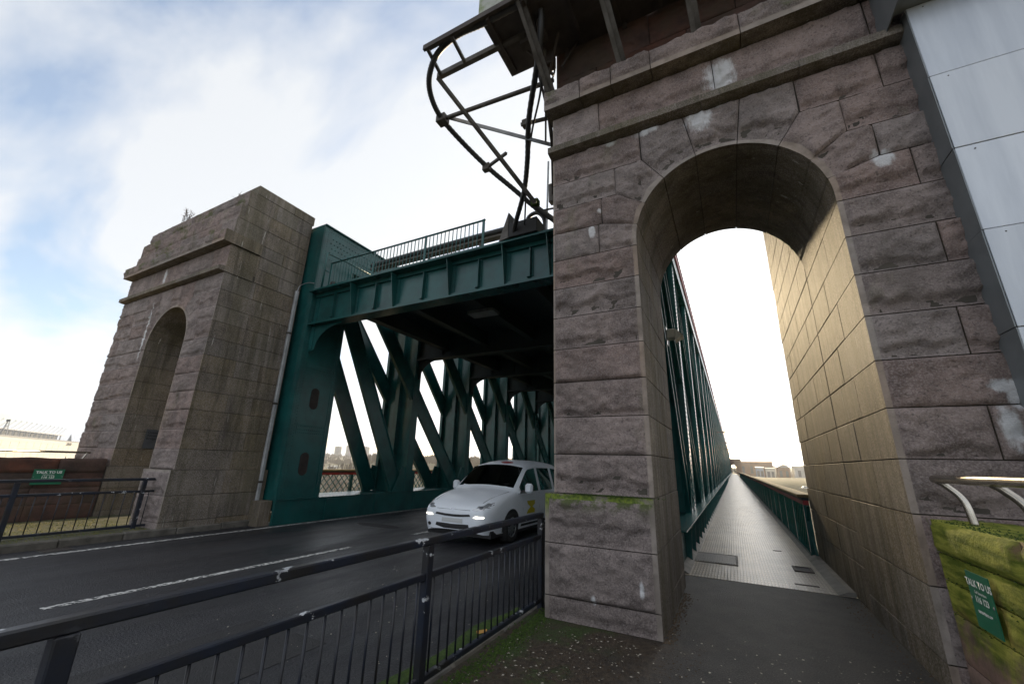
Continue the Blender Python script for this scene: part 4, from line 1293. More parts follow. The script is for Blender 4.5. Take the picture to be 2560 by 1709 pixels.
for p0_, p1_ in (((-2.35, 4.6, 8.38), (-1.95, 4.9, 7.9)), ((-1.75, 4.6, 8.38), (-2.05, 4.9, 7.85)), ((-2.2, 4.5, 8.35), (-2.16, 5.3, 7.3)), ((-2.05, 4.8, 7.95), (-2.35, 5.5, 7.2)), ((-2.12, 5.2, 7.25), (-2.5, 6.2, 6.6))):
    MB().beam(p0_, p1_, 0.035, 0.035).build('brace', RS, ga)
MB().bbox(-2.15, -1.92, 4.75, 4.95, 8.05, 8.32, 0.02).build('terminal_box', RS, ga)
MB().box(-0.68, -0.2, 5.0, 5.3, 8.75, 9.4).build('cabinet', M_['steel'], ga)
# brackets below the platform, left of the tower
MB().beam((-4.0, 4.34, 8.33), (-2.80, 6.05, 6.40), 0.06, 0.06).build('diagonal_post', OS, ga)
MB().beam((-2.05, 4.7, 8.30), (-2.12, 6.0, 6.3), 0.065, 0.065).build('leaning_post', OS, ga)
# ---- the rest of the gantry: clamps, conduits, cables (hang in the open beside the tower)
MB().beam((-4.14, 4.8, 7.88), (-1.95, 4.9, 7.80), 0.055, 0.055).build('cross_bar', OS, ga)
MB().beam((-4.10, 4.82, 7.91), (-2.24, 5.6, 7.15), 0.02, 0.07).build('flat_strut', M_['steel'], ga)
MB().tube([(-1.96, 4.25, 8.38), (-2.1, 5.0, 7.45), (-2.39, 6.2, 6.61), (-2.60, 6.86, 6.28)], 0.035, 8).build('leaning_pipe', RS, ga)
MB().beam((-2.86, 6.85, 8.0), (-2.90, 6.85, 6.28), 0.032, 0.032).build('upright', M_['steel'], ga)
MB().beam((-3.82, 5.86, 7.44), (-3.22, 5.6, 7.36), 0.05, 0.05).bbox(-3.90, -3.74, 5.80, 5.92, 7.36, 7.52, 0.01).build('clamp_arm', OS, ga)
MB().bbox(-4.30, -4.10, 4.72, 4.90, 7.80, 7.96, 0.01).build('clamp_block', OS, ga)
MB().beam((-2.75, 5.28, 7.55), (-2.12, 5.42, 7.59), 0.05, 0.05).bbox(-2.72, -2.60, 5.24, 5.36, 7.48, 7.62, 0.01).build('clamp_arm', OS, ga)
MB().beam((-3.10, 6.78, 6.75), (-2.55, 6.8, 6.72), 0.03, 0.03).beam((-3.10, 6.78, 6.9), (-2.55, 6.8, 6.32), 0.04, 0.04).build('brace', OS, ga)
MB().bbox(-2.80, -2.68, 6.7, 6.86, 6.84, 7.30, 0.02).build('relay_box', OS, ga)
MB().bbox(-3.14, -2.98, 6.55, 6.70, 6.78, 6.93, 0.02).build('clamp_block', M_['moss'], ga)
bx = thing('junction_box', 'black steel junction box on the girder beside the near tower', 'box', (-3.4, 6.8, 6.27))
MB().add([(-4.02, 6.80, 6.275), (-3.76, 6.74, 6.275), (-3.76, 6.74, 6.90), (-3.76, 7.15, 6.90), (-3.76, 7.15, 6.275), (-4.02, 7.15, 6.275)], [(0, 1, 2), (0, 2, 3, 5), (1, 4, 3, 2), (3, 4, 5), (0, 5, 4, 1)]).build('wedge_plate', M_['oldsteel'], bx)
MB().bbox(-3.755, -3.08, 6.74, 7.14, 6.275, 6.62, 0.01).box(-3.755, -3.74, 6.745, 7.14, 6.62, 6.88).build('case', M_['black'], bx)
def conduit(label, pts, r, ribs, n=14):
    P = spline(pts, n)
    o = MB().tube(P, r, 10, ribs).build('cable_conduit', M_['cable'])
    return tag(o, label, 'cable')
conduit('thick ribbed conduit looping far out left from the gantry', [(-2.0, 3.95, 8.40), (-2.77, 3.95, 8.42), (-3.27, 3.97, 8.51), (-3.62, 4.0, 8.48), (-3.86, 4.05, 8.35), (-4.07, 4.2, 8.16), (-4.18, 4.45, 8.01), (-4.19, 4.8, 7.87), (-4.1, 5.4, 7.77), (-3.8, 5.9, 7.45), (-3.45, 6.3, 7.13), (-3.05, 6.72, 6.75), (-2.75, 6.9, 6.5), (-2.66, 6.95, 6.28)], 0.048, 0.12)
conduit('ribbed conduit hanging nearly straight from gantry into the black box', [(-1.85, 4.15, 8.38), (-1.93, 4.3, 8.05), (-2.14, 4.6, 7.75), (-2.55, 5.2, 7.5), (-2.81, 5.7, 7.12), (-3.07, 6.1, 6.77), (-3.50, 6.6, 6.50), (-3.62, 6.76, 6.40)], 0.047, 0.10)
conduit('thin black cable hanging beside the straight conduit', [(-1.95, 4.4, 8.2), (-2.14, 4.8, 7.62), (-2.58, 5.4, 7.42), (-2.91, 5.9, 7.04), (-3.35, 6.72, 6.47)], 0.018, 0.0)
conduit('grey ribbed hose arching out of the black junction box', [(-3.4, 6.95, 6.55), (-3.35, 6.9, 6.75), (-3.15, 6.88, 6.80), (-2.98, 6.87, 6.62), (-2.93, 6.87, 6.28)], 0.04, 0.14, 10)
conduit('tangle cable by the attic of the near tower', [(-2.0, 4.9, 8.35), (-1.95, 4.95, 8.1), (-2.02, 5.0, 7.9), (-1.97, 5.0, 7.6)], 0.015, 0)
conduit('thin cable drooping across the top of the platform', [(-1.0, 4.9, 9.25), (-0.7, 4.85, 9.12), (-0.3, 4.9, 9.25)], 0.014, 0)

# ---- downpipe on the far tower
dp = thing('downpipe', 'pale grey downpipe on the corner of the far tower', 'pipe', (-10.79, 6.74, 0.1))
MB().bbox(-10.835, -10.755, 6.70, 6.79, 0.12, 3.0, 0.012).build('pipe_section', mat('grey_pipe', (0.42, 0.43, 0.44), 0.5, 0.2, var=0.4, vscale=3), dp)
MB().bbox(-10.835, -10.755, 6.70, 6.79, 3.01, 6.3, 0.012).build('pipe_section', bpy.data.materials['grey_pipe'], dp)
for zz in (1.0, 3.0, 5.0): MB().box(-10.85, -10.745, 6.69, 6.80, zz - 0.025, zz + 0.025).build('clip', M_['oldsteel'], dp)
MB().tube(spline([(-10.80, 6.75, 6.3), (-10.78, 6.80, 6.5), (-10.55, 6.88, 6.58), (-10.36, 6.93, 6.55)], 8), 0.014, 6).build('swan_neck', M_['steel'], dp)

# ---- floodlight on the near truss
fl = thing('floodlight', 'small pale floodlight fixed to the truss inside the arch', 'lamp', (-0.86, 8.8, 4.3))
MB().bbox(-0.94, -0.76, 8.68, 8.92, 4.22, 4.42, 0.02).build('housing', mat('pale_plastic', (0.55, 0.53, 0.46), 0.5, var=0.2), fl)
MB().add([(-0.75, 8.66, 4.40), (-0.75, 8.94, 4.40), (-0.62, 8.94, 4.25), (-0.62, 8.66, 4.25), (-0.78, 8.66, 4.16), (-0.78, 8.94, 4.16)], [(0, 1, 2, 3), (3, 2, 5, 4), (0, 3, 4), (1, 5, 2), (0, 4, 5, 1)]).build('lens', bpy.data.materials['pale_plastic'], fl)
MB().box(-0.96, -0.94, 8.72, 8.88, 4.10, 4.50).build('bracket', G, fl)
for k in range(4):
    yy = 40 + k * 16.0
    f2 = thing('walkway_lamp', ['first', 'second', 'third', 'fourth'][k] + ' small lamp arm along the far part of the near truss', 'lamp', (-0.9, yy, 4.6), 'lamps along the near truss')
    MB().tube([(-0.95, yy, 4.7), (-0.55, yy, 4.75)], 0.03, 6).build('arm', OS, f2)
    MB().bbox(-0.6, -0.25, yy - 0.1, yy + 0.1, 4.66, 4.76, 0.02).build('head', OS, f2)

# ------------------------------------------------------------------ taxi
def car_glass():
    m = bpy.data.materials.new('car_glass'); m.use_nodes = True
    nt = m.node_tree; nt.nodes.clear()
    o = N(nt, 'ShaderNodeOutputMaterial'); mx_ = N(nt, 'ShaderNodeMixShader'); tr = N(nt, 'ShaderNodeBsdfTransparent'); gl = N(nt, 'ShaderNodeBsdfGlossy'); fr = N(nt, 'ShaderNodeFresnel')
    tr.inputs[0].default_value = (0.58, 0.66, 0.66, 1); gl.inputs['Roughness'].default_value = 0.03
    fr.inputs[0].default_value = 1.75
    nt.links.new(fr.outputs[0], mx_.inputs[0]); nt.links.new(tr.outputs[0], mx_.inputs[1]); nt.links.new(gl.outputs[0], mx_.inputs[2]); nt.links.new(mx_.outputs[0], o.inputs[0])
    return m
CG = car_glass()
CW = mat('white_car_paint', (0.80, 0.84, 0.90), 0.28, spec=0.6, var=0.10, vscale=1.2)
CB = mat('black_trim', (0.012, 0.012, 0.014), 0.45)
TY = mat('tyre_rubber', (0.018, 0.018, 0.018), 0.8, bump=0.002, bscale=80)
RIM = mat('alloy_rim', (0.35, 0.36, 0.38), 0.35, 0.8)
CH = mat('lamp_glass', (0.55, 0.57, 0.60), 0.12, 0.6)
CX, CY = -5.30, 7.52
ST = [
 (0.00, [(.42, .31), (.54, .42), (.56, .58), (.50, .63), (.38, .655), (.2, .665), (0, .67)]),
 (0.05, [(.64, .25), (.74, .42), (.75, .62), (.68, .70), (.52, .735), (.28, .755), (0, .76)]),
 (0.20, [(.77, .22), (.83, .45), (.82, .70), (.75, .80), (.59, .845), (.3, .865), (0, .87)]),
 (0.55, [(.81, .22), (.865, .5), (.86, .82), (.79, .91), (.63, .94), (.32, .965), (0, .97)]),
 (0.98, [(.83, .22), (.885, .5), (.875, .91), (.83, .985), (.71, 1.01), (.36, 1.035), (0, 1.04)]),
 (1.18, [(.83, .22), (.89, .5), (.88, .95), (.86, .99), (.77, 1.03), (.39, 1.07), (0, 1.085)]),
 (1.28, [(.83, .22), (.89, .5), (.88, .965), (.862, 1.02), (.755, 1.10), (.38, 1.135), (0, 1.15)]),
 (1.88, [(.83, .22), (.89, .5), (.88, 1.0), (.765, 1.47), (.695, 1.545), (.37, 1.60), (0, 1.615)]),
 (2.02, [(.83, .22), (.89, .5), (.88, 1.0), (.75, 1.51), (.68, 1.60), (.36, 1.655), (0, 1.67)]),
 (2.42, [(.83, .22), (.89, .5), (.88, 1.01), (.742, 1.54), (.672, 1.65), (.36, 1.715), (0, 1.73)]),
 (2.56, [(.83, .22), (.89, .5), (.88, 1.01), (.74, 1.545), (.67, 1.66), (.36, 1.725), (0, 1.74)]),
 (3.35, [(.83, .22), (.89, .5), (.88, 1.01), (.735, 1.54), (.665, 1.66), (.36, 1.725), (0, 1.74)]),
 (3.50, [(.83, .22), (.89, .5), (.88, 1.01), (.733, 1.54), (.663, 1.655), (.36, 1.72), (0, 1.735)]),
 (4.15, [(.82, .24), (.88, .5), (.86, 1.01), (.715, 1.50), (.64, 1.63), (.34, 1.69), (0, 1.70)]),
 (4.36, [(.76, .30), (.82, .5), (.80, 1.0), (.66, 1.44), (.58, 1.56), (.3, 1.61), (0, 1.62)]),
]
nr = 13
V = []
for (d, pr) in ST:
    rowr = [(x, d, z) for (x, z) in pr]
    rowl = [(-x, d, z) for (x, z) in reversed(pr[:-1])]
    V += rowr + rowl
cells = {'body': [], 'windscreen': [], 'side_window': [], 'rear': []}
side_groups = []
for i in range(len(ST) - 1):
    for j in range(nr - 1):
        f = (i * nr + j, (i + 1) * nr + j, (i + 1) * nr + j + 1, i * nr + j + 1)
        jj = j if j < 6 else 11 - j
        key = 'body'
        if i == 6 and jj in (4, 5): key = 'windscreen'
        if jj == 2 and i in (6, 7, 8, 10, 12): key = ('side_window', 'r' if j < 6 else 'l', 0 if i in (6, 7, 8) else i)
        cells.setdefault(key, []).append(f)
taxi = thing('taxi', 'white taxi people carrier driving off the bridge with lamps lit', 'car', (CX, CY + 2, ROADZ))
def submesh(faces, extra=None):
    used = sorted({k for f in faces for k in f}); mp_ = {k: n for n, k in enumerate(used)}
    vs = [V[k] for k in used]; fs = [tuple(mp_[k] for k in f) for f in faces]
    return vs, fs
def carpart(name, faces, m, caps=None, sub=2, crease=True):
    vs, fs = submesh(faces)
    me = bpy.data.meshes.new(name)
    me.from_pydata([(x + CX, y + CY, z + ROADZ) for (x, y, z) in vs], [], fs)
    bm = bmesh.new(); bm.from_mesh(me); bmesh.ops.recalc_face_normals(bm, faces=bm.faces); bm.to_mesh(me); bm.free()
    o = put(name, me, taxi, material=m)
    md = o.modifiers.new('sub', 'SUBSURF'); md.levels = sub; md.render_levels = sub
    md.boundary_smooth = 'PRESERVE_CORNERS'
    for p in me.polygons: p.use_smooth = True
    if crease:
        bm = bmesh.new(); bm.from_mesh(me)
        cl_ = bm.edges.layers.float.get('crease_edge') or bm.edges.layers.float.new('crease_edge')
        for e in bm.edges:
            if len(e.link_faces) < 2: e[cl_] = 0.92
        bm.to_mesh(me); bm.free()
    return o
front_cap = tuple(range(nr)); rear_cap = tuple(reversed([(len(ST) - 1) * nr + k for k in range(nr)]))
allfaces = [f for k, fl_ in cells.items() for f in fl_] + [front_cap, rear_cap]
full = carpart('body', allfaces, CW)
bpy.context.view_layer.update()
dg = bpy.context.evaluated_depsgraph_get()
ev = full.evaluated_get(dg); em = ev.to_mesh()
Wm = full.matrix_world
bvh = BVHTree.FromPolygons([Wm @ v.co for v in em.vertices], [tuple(p.vertices) for p in em.polygons])
bpy.data.objects.remove(full)
body = carpart('body', cells['body'] + [front_cap, rear_cap], CW)
carpart('windscreen', cells['windscreen'], CG)
for k, fl_ in cells.items():
    if isinstance(k, tuple): carpart('side_window', fl_, CG)

def decal(name, outline, view, off, m, parent=None, rings=4, thick=True):
    """a fitted piece following the body surface; outline in car coordinates"""
    cx = sum(p[0] for p in outline) / len(outline); cy = sum(p[1] for p in outline) / len(outline)
    vs = []; fs = []
    n = len(outline)
    def cast(a, b):
        if view == 'front': o_, d_ = Vector((CX + a, CY - 1, b + ROADZ)), Vector((0, 1, 0))
        elif view == 'side': o_, d_ = Vector((CX + 2, CY + a, b + ROADZ)), Vector((-1, 0, 0))
        elif view == 'sidel': o_, d_ = Vector((CX - 2, CY + a, b + ROADZ)), Vector((1, 0, 0))
        else: o_, d_ = Vector((CX + a, CY + b, 3)), Vector((0, 0, -1))
        h = bvh.ray_cast(o_, d_)
        p = h[0] if h[0] is not None else o_ + d_ * (1.35)
        return p - d_ * off
    vs.append(cast(cx, cy))
    for r in range(1, rings + 1):
        for (a, b) in outline:
            q = r / rings
            vs.append(cast(cx + (a - cx) * q, cy + (b - cy) * q))
    for k in range(n):
        fs.append((0, 1 + k, 1 + (k + 1) % n))
    for r in range(rings - 1):
        for k in range(n):
            fs.append((1 + r * n + k, 1 + (r + 1) * n + k, 1 + (r + 1) * n + (k + 1) % n, 1 + r * n + (k + 1) % n))
    mb = MB(); mb.add(vs, fs, True)
    return mb.build(name, m, parent or taxi, recalc=False)
def ell(cx, cy, rx, ry, n=20, a0=0):
    return [(cx + rx * math.cos(2 * math.pi * k / n + a0), cy + ry * math.sin(2 * math.pi * k / n + a0)) for k in range(n)]
DRL = bpy.data.materials.new('running_light'); DRL.use_nodes = True
b_ = DRL.node_tree.nodes['Principled BSDF']; b_.inputs['Emission Color'].default_value = (1, 0.93, 0.7, 1); b_.inputs['Emission Strength'].default_value = 3.0
for s_ in (1, -1):
    hl = decal('headlight', [(s_ * a, b) for (a, b) in ((.46, .70), (.58, .69), (.70, .70), (.78, .74), (.80, .79), (.78, .84), (.70, .83), (.56, .77))], 'front', 0.006, CH)
    decal('lamp_reflector', ell(s_ * .64, .745, .04, .026, 12), 'front', 0.011, mat('lamp_bowl', (0.16, 0.17, 0.19), 0.2, 0.5), hl, 2)
    decal('running_light', [(s_ * a, b) for (a, b) in ((.50, .555), (.62, .545), (.72, .555), (.74, .57), (.70, .585), (.56, .585))], 'front', 0.007, DRL)
    decal('fog_lamp', ell(s_ * .60, .375, .05, .035, 12), 'front', 0.006, CB, None, 2)
decal('upper_grille', [(-.44, .575), (-.2, .555), (0, .55), (.2, .555), (.44, .575), (.42, .615), (.2, .60), (0, .595), (-.2, .60), (-.42, .615)], 'front', 0.007, CB)
decal('lower_grille', [(-.42, .36), (-.2, .32), (.2, .32), (.42, .36), (.40, .42), (0, .41), (-.40, .42)], 'front', 0.007, CB)
decal('number_plate', [(-.26, .44), (.26, .44), (.26, .52), (-.26, .52)], 'front', 0.010, mat('plate_white', (0.55, 0.56, 0.56), 0.5))
decal('bonnet_badge', ell(0, .70, .06, .018, 14), 'front', 0.006, CH, None, 2)
decal('roof_decal', ell(0.16, 2.06, .17, .10, 18), 'top', 0.005, mat('red_decal', (0.30, 0.02, 0.02), 0.5))
YD = mat('yellow_decal', (0.55, 0.46, 0.01), 0.5)
decal('door_decal', [(1.75, .52), (2.20, .52), (2.20, .60), (2.06, .66), (2.20, .72), (2.20, .80), (1.75, .80), (1.80, .73), (1.95, .66), (1.80, .59)], 'side', 0.006, YD, None, 2)
decal('sill_strip', [(1.5, .27), (3.4, .27), (3.4, .32), (1.5, .32)], 'side', 0.008, CB, None, 3)
for s_, vw in ((1, 'side'), (-1, 'sidel')):
    for d in (1.02, 3.62):
        decal('wheel_well_shade', [(d + .37 * math.cos(a), .31 + .37 * math.sin(a)) for a in [math.pi * k / 14 for k in range(15)]] + [(d - .36, .235), (d + .36, .235)], vw, 0.004, CB)  # black patch on the body side, painted for shade in the wheel well
    decal('door_seam', [(1.55, .30), (1.562, .30), (1.562, .97), (1.55, .97)], vw, 0.003, CB, None, 1)
    decal('door_seam', [(2.48, .30), (2.492, .30), (2.492, .97), (2.48, .97)], vw, 0.003, CB, None, 1)
    decal('door_handle', [(2.22, .86), (2.42, .86), (2.42, .89), (2.22, .89)], vw, 0.02, CW, None, 1)
    # mirrors
    mm = MB().bbox(*sorted((CX + s_ * .93, CX + s_ * 1.12)), CY + 1.50, CY + 1.62, 0.98 + ROADZ, 1.20 + ROADZ, 0.045).build('wing_mirror', CW, taxi)
    MB().box(*sorted((CX + s_ * .85, CX + s_ * .97)), CY + 1.54, CY + 1.60, 0.98 + ROADZ, 1.04 + ROADZ).build('mirror_arm', CB, mm)
    for d in (1.02, 3.62):
        wh = MB()
        n = 28
        prof = [(.66, .20), (.66, .29), (.69, .31), (.84, .31), (.882, .295), (.888, .27), (.885, .20)]
        for (xx, rr) in prof:
            pass
        vs = []; fs = []
        for (xx, rr) in prof:
            for k in range(n):
                a = 2 * math.pi * k / n
                vs.append((CX + s_ * xx, CY + d + rr * math.cos(a), .31 + ROADZ + rr * math.sin(a)))
        for i in range(len(prof) - 1):
            for k in range(n):
                fs.append((i * n + k, i * n + (k + 1) % n, (i + 1) * n + (k + 1) % n, (i + 1) * n + k))
        wh.add(vs, fs, True)
        w = wh.build('wheel', TY, taxi)
        rm = MB()
        for k in range(10):
            a = 2 * math.pi * k / 10
            rm.beam((CX + s_ * .872, CY + d, .31 + ROADZ), (CX + s_ * .876, CY + d + .19 * math.cos(a), .31 + ROADZ + .19 * math.sin(a)), 0.035, 0.02, up=(1, 0, 0))
        ringp = [(CX + s_ * .872, CY + d + .19 * math.cos(2 * math.pi * k / 24), .31 + ROADZ + .19 * math.sin(2 * math.pi * k / 24)) for k in range(25)]
        rm.tube(ringp, 0.015, 6)
        rm.build('rim', RIM, w)
MB().box(CX - .80, CX + .80, CY + .25, CY + 4.2, .16 + ROADZ, .30 + ROADZ).box(CX - .78, CX + .78, CY + 1.12, CY + 1.55, .30 + ROADZ, .93 + ROADZ).build('underbody', CB, taxi)
for sx in (-.38, .38):
    MB().bbox(CX + sx - .24, CX + sx + .24, CY + 2.35, CY + 2.50, .5, 1.10, 0.04).bbox(CX + sx - .13, CX + sx + .13, CY + 2.40, CY + 2.48, 1.12, 1.32, 0.03).bbox(CX + sx - .24, CX + sx + .24, CY + 1.9, CY + 2.4, .35, .52, 0.04).build('seat', CB, taxi)
MB().bbox(CX - .7, CX + .7, CY + 3.2, CY + 3.35, .5, 1.12, 0.04).build('rear_seat', CB, taxi)
MB().tube([(CX - .38 + .17 * math.cos(2 * math.pi * k / 20), CY + 1.66 + .05 * math.sin(2 * math.pi * k / 20), .93 + .16 * math.sin(2 * math.pi * k / 20)) for k in range(21)], 0.016, 6).build('steering_wheel', CB, taxi)
for s_ in (1, -1):
    decal('bonnet_seam', [(s_ * .60, .22), (s_ * .612, .22), (s_ * .74, 1.12), (s_ * .728, 1.12)], 'top', 0.002, CB, None, 5)
decal('bonnet_seam', [(-.42, .685), (.42, .685), (.42, .692), (-.42, .692)], 'front', 0.003, CB, None, 6)
decal('bumper_seam', [(-.66, .285), (.66, .285), (.66, .294), (-.66, .294)], 'front', 0.003, CB, None, 6)
# wipers
for (xa, xb) in ((-.5, .05), (.1, .6)):
    MB().tube([(CX + xa, CY + 1.30, 1.105), (CX + xb, CY + 1.36, 1.165)], 0.008, 5).build('wiper', CB, taxi)

# ---- driver, seated behind the wheel
def skinned(name, joints, edges, m, loc, levels=2):
    me = bpy.data.meshes.new(name)
    me.from_pydata([Vector(j[0]) for j in joints], edges, [])
    o = bpy.data.objects.new(name, me); COL.objects.link(o)
    o.modifiers.new('skin', 'SKIN')
    for k, j in enumerate(joints):
        sv = me.skin_vertices[0].data[k]; sv.radius = (j[1], j[1] if len(j) < 3 else j[2]); sv.use_root = (k == 0)
    sb = o.modifiers.new('sub', 'SUBSURF'); sb.levels = levels
    bpy.context.view_layer.update()
    m2 = bpy.data.meshes.new_from_object(o.evaluated_get(bpy.context.evaluated_depsgraph_get()))
    bpy.data.objects.remove(o)
    return m2
dx0, dy0 = CX - .38, CY + 2.28
J = [((dx0, dy0, .58), .15), ((dx0, dy0 + .02, .85), .16), ((dx0, dy0 + .02, 1.06), .13), ((dx0, dy0, 1.16), .055), ((dx0, dy0 - .02, 1.25), .085, .095), ((dx0, dy0 - .03, 1.36), .08, .09), ((dx0, dy0 - .125, 1.285), .018),
     ((dx0 + .21, dy0, 1.06), .06), ((dx0 + .26, dy0 - .22, .86), .045), ((dx0 + .15, dy0 - .52, .97), .032), ((dx0 + .14, dy0 - .60, 1.0), .028),
     ((dx0 - .21, dy0, 1.06), .06), ((dx0 - .26, dy0 - .22, .86), .045), ((dx0 - .15, dy0 - .52, .97), .032), ((dx0 - .14, dy0 - .60, 1.0), .028),
     ((dx0 + .12, dy0 - .45, .60), .08), ((dx0 - .12, dy0 - .45, .60), .08), ((dx0 + .13, dy0 - .62, .36), .055), ((dx0 - .13, dy0 - .62, .36), .055)]
E_ = [(0, 1), (1, 2), (2, 3), (3, 4), (4, 5), (4, 6), (2, 7), (7, 8), (8, 9), (9, 10), (2, 11), (11, 12), (12, 13), (13, 14), (0, 15), (0, 16), (15, 17), (16, 18)]
pm = skinned('person', J, E_, None, None)
pm.materials.clear()
pm.materials.append(mat('dark_jacket', (0.03, 0.035, 0.045), 0.9)); pm.materials.append(mat('skin', (0.42, 0.26, 0.19), 0.6))
for p in pm.polygons:
    p.use_smooth = True
    c = p.center
    p.material_index = 1 if (c.z > 1.15 or c.y < dy0 - .50 and c.z > .9) else 0
per = put('person', pm)
tag(per, 'driver in a dark jacket sitting at the wheel of the white taxi', 'person')
hr = MB()
for j in range(6):
    for k in range(14):
        a = 2 * math.pi * k / 14; e = R(8 + 82 * j / 5)
        hr.v.append((dx0 + .098 * math.cos(e) * math.cos(a), dy0 - .005 + .108 * math.cos(e) * math.sin(a), 1.345 + .105 * math.sin(e)))
for j in range(5):
    for k in range(14):
        hr.f.append((j * 14 + k, j * 14 + (k + 1) % 14, (j + 1) * 14 + (k + 1) % 14, (j + 1) * 14 + k)); hr.sm.append(True)
hr.build('hair', mat('dark_hair', (0.02, 0.015, 0.012), 0.7), per)

# ------------------------------------------------------------------ plants and litter
random.seed(44)
def stems(label, name, base, n, h, spread, m, leaf=True):
    t = thing(name, label, 'plant', base)
    s = MB(); lf = MB()
    for k in range(n):
        p = Vector(base) + Vector((random.uniform(-spread, spread), random.uniform(-0.06, 0.06), -0.03))
        hh = h * random.uniform(0.45, 1.0)
        top = p + Vector((random.gauss(0, 0.10), random.gauss(0, 0.08), hh))
        mid = (p + top) / 2 + Vector((random.gauss(0, 0.03), 0, 0))
        P = [p, mid, top]
        s.tube(P, 0.006, 4)
        for q in range(7):
            c = p.lerp(top, random.uniform(0.35, 1.0)); e = c + Vector((random.gauss(0, 0.06), random.gauss(0, 0.05), random.uniform(0.02, 0.1)))
            s.tube([c, e], 0.003, 3)
            if leaf:
                w = Vector((random.gauss(0, 0.02), random.gauss(0, 0.02), random.gauss(0, 0.02)))
                lf.add([e, e + w, e + Vector((random.gauss(0, 0.02), 0.01, 0.02))], [(0, 1, 2)])
    s.build('stem', M_['twig'], t)
    if leaf and lf.v: lf.build('leaf', m, t)
    return t
stems('dead buddleia stems standing on the far tower top', 'dead_shrub', (-14.4, 5.02, 8.6), 9, 0.55, 0.22, M_['twig'])
stems('short dead stems near the corner of the far tower top', 'dead_shrub', (-12.4, 5.25, 8.89), 5, 0.22, 0.30, M_['twig'])
def tuft(label, base, n, rx, ry, h, m, name='moss_tuft'):
    t = thing(name, label, 'plant', base)
    g = MB()
    for k in range(n):
        x = base[0] + random.gauss(0, rx); y = base[1] + random.gauss(0, ry); hh = h * random.uniform(0.3, 1)
        d = Vector((random.gauss(0, h * 0.5), random.gauss(0, h * 0.5), hh)); q = Vector((x, y, base[2]))
        w = Vector((random.uniform(-1, 1), random.uniform(-1, 1), 0)).normalized() * 0.008
        g.add([q - w, q + w, q + d], [(0, 1, 2)])
    g.build('blades', m, t)
    return t
tuft('green weeds on the far tower cornice', (-14.3, 4.66, 7.2), 120, 0.35, 0.05, 0.10, M_['grass'], 'weed_clump')
tuft('yellowing weeds on a far tower attic ledge', (-14.0, 4.80, 8.13), 90, 0.25, 0.03, 0.12, M_['grass'], 'weed_clump')
tuft('dark shaggy tuft on top of the near tower attic', (-1.1, 5.1, 8.58), 260, 0.17, 0.10, 0.16, M_['twig'], 'weed_clump')
tuft('bright moss on the plinth ledge of the near tower', (-1.25, 4.74, 1.285), 500, 0.22, 0.02, 0.022, M_['moss'], 'moss_patch')
# moss along the road edge below the guard rail
ms = MB()
ny, nx_ = 90, 8
for j in range(ny + 1):
    for i in range(nx_ + 1):
        yy = 0.9 + 4.0 * j / ny; u = i / nx_
        w = 0.22 + 0.10 * noise.noise(Vector((yy * 1.3, 0, 3))) - 0.10 * sstep((yy - 4.0) / 0.9)
        xx = -2.345 - w * (1 - u)
        zz = ROADZ + 0.002 + 0.022 * math.sin(math.pi * min(1, u * 1.1)) * (0.6 + 0.6 * noise.noise(Vector((xx * 12, yy * 12, 1)))) - (0.02 if u == 0 else 0)
        ms.v.append((xx, yy, zz))
for j in range(ny):
    for i in range(nx_):
        ms.f.append((j * (nx_ + 1) + i, j * (nx_ + 1) + i + 1, (j + 1) * (nx_ + 1) + i + 1, (j + 1) * (nx_ + 1) + i)); ms.sm.append(True)
tag(ms.build('moss_strip', M_['moss']), 'green moss strip in the gutter below the near guard rail', 'moss', kind='stuff')
def scatter(name, label, n, fn, m, smin, smax, zlift=0.004, chunky=False):
    g = MB()
    for k in range(n):
        x, y, z = fn()
        s = random.uniform(smin, smax)
        a = random.uniform(0, 6.28)
        if chunky:
            pts = []
            for (ux, uy, uz) in ((1, 0, 0), (-0.5, 0.8, 0), (-0.5, -0.8, 0), (0.1, 0, 0.9)):
                pts.append((x + s * (ux * math.cos(a) - uy * math.sin(a)), y + s * (ux * math.sin(a) + uy * math.cos(a)), z + s * uz))
            g.add(pts, [(0, 1, 3), (1, 2, 3), (2, 0, 3)])
        else:
            c, sn = math.cos(a) * s, math.sin(a) * s
            t_ = random.uniform(-0.3, 0.3) * s; r_ = random.uniform(0.3, 0.8)
            g.add([(x + c, y + sn, z + zlift + t_ * 0.5), (x - sn * r_, y + c * r_, z + zlift), (x - c, y - sn, z + zlift - t_ * 0.2), (x + sn * r_, y - c * r_, z + zlift + 0.002)], [(0, 1, 2, 3)])
    return tag(g.build(name, m, kind='stuff'), label, 'litter')
def near_path():
    while True:
        x = random.uniform(-2.1, 1.25); y = random.uniform(1.2, 5.2) ** 1.0
        if y > 4.6 and (x < -0.75 or x > 1.2): continue
        wgt = 0.25 + 0.75 * sstep((2.9 - y + 0.5 * x) / 2) + (0.5 if x > 0.9 else 0) + 0.4 * sstep((-0.6 - x) / 0.6)
        if random.random() < wgt: return x, y, 0.0
scatter('leaf_litter', 'pale flecks of litter scattered over the dark path', 1500, near_path, M_['debris'], 0.005, 0.016)
def foot():
    if random.random() < 0.6:
        y = random.uniform(4.72, 6.6); return -0.775 + abs(random.gauss(0, 0.05)), y, 0.0
    return random.uniform(1.05, 1.28), random.uniform(2.5, 7.5), 0.0
scatter('grit', 'brown grit gathered along the foot of the walls', 900, foot, mat('grit', (0.17, 0.12, 0.075), 0.95, var=0.6, vscale=60), 0.004, 0.012, chunky=True)
def mulch():
    return random.uniform(-2.15, -0.4), random.uniform(1.3, 4.75), 0.0
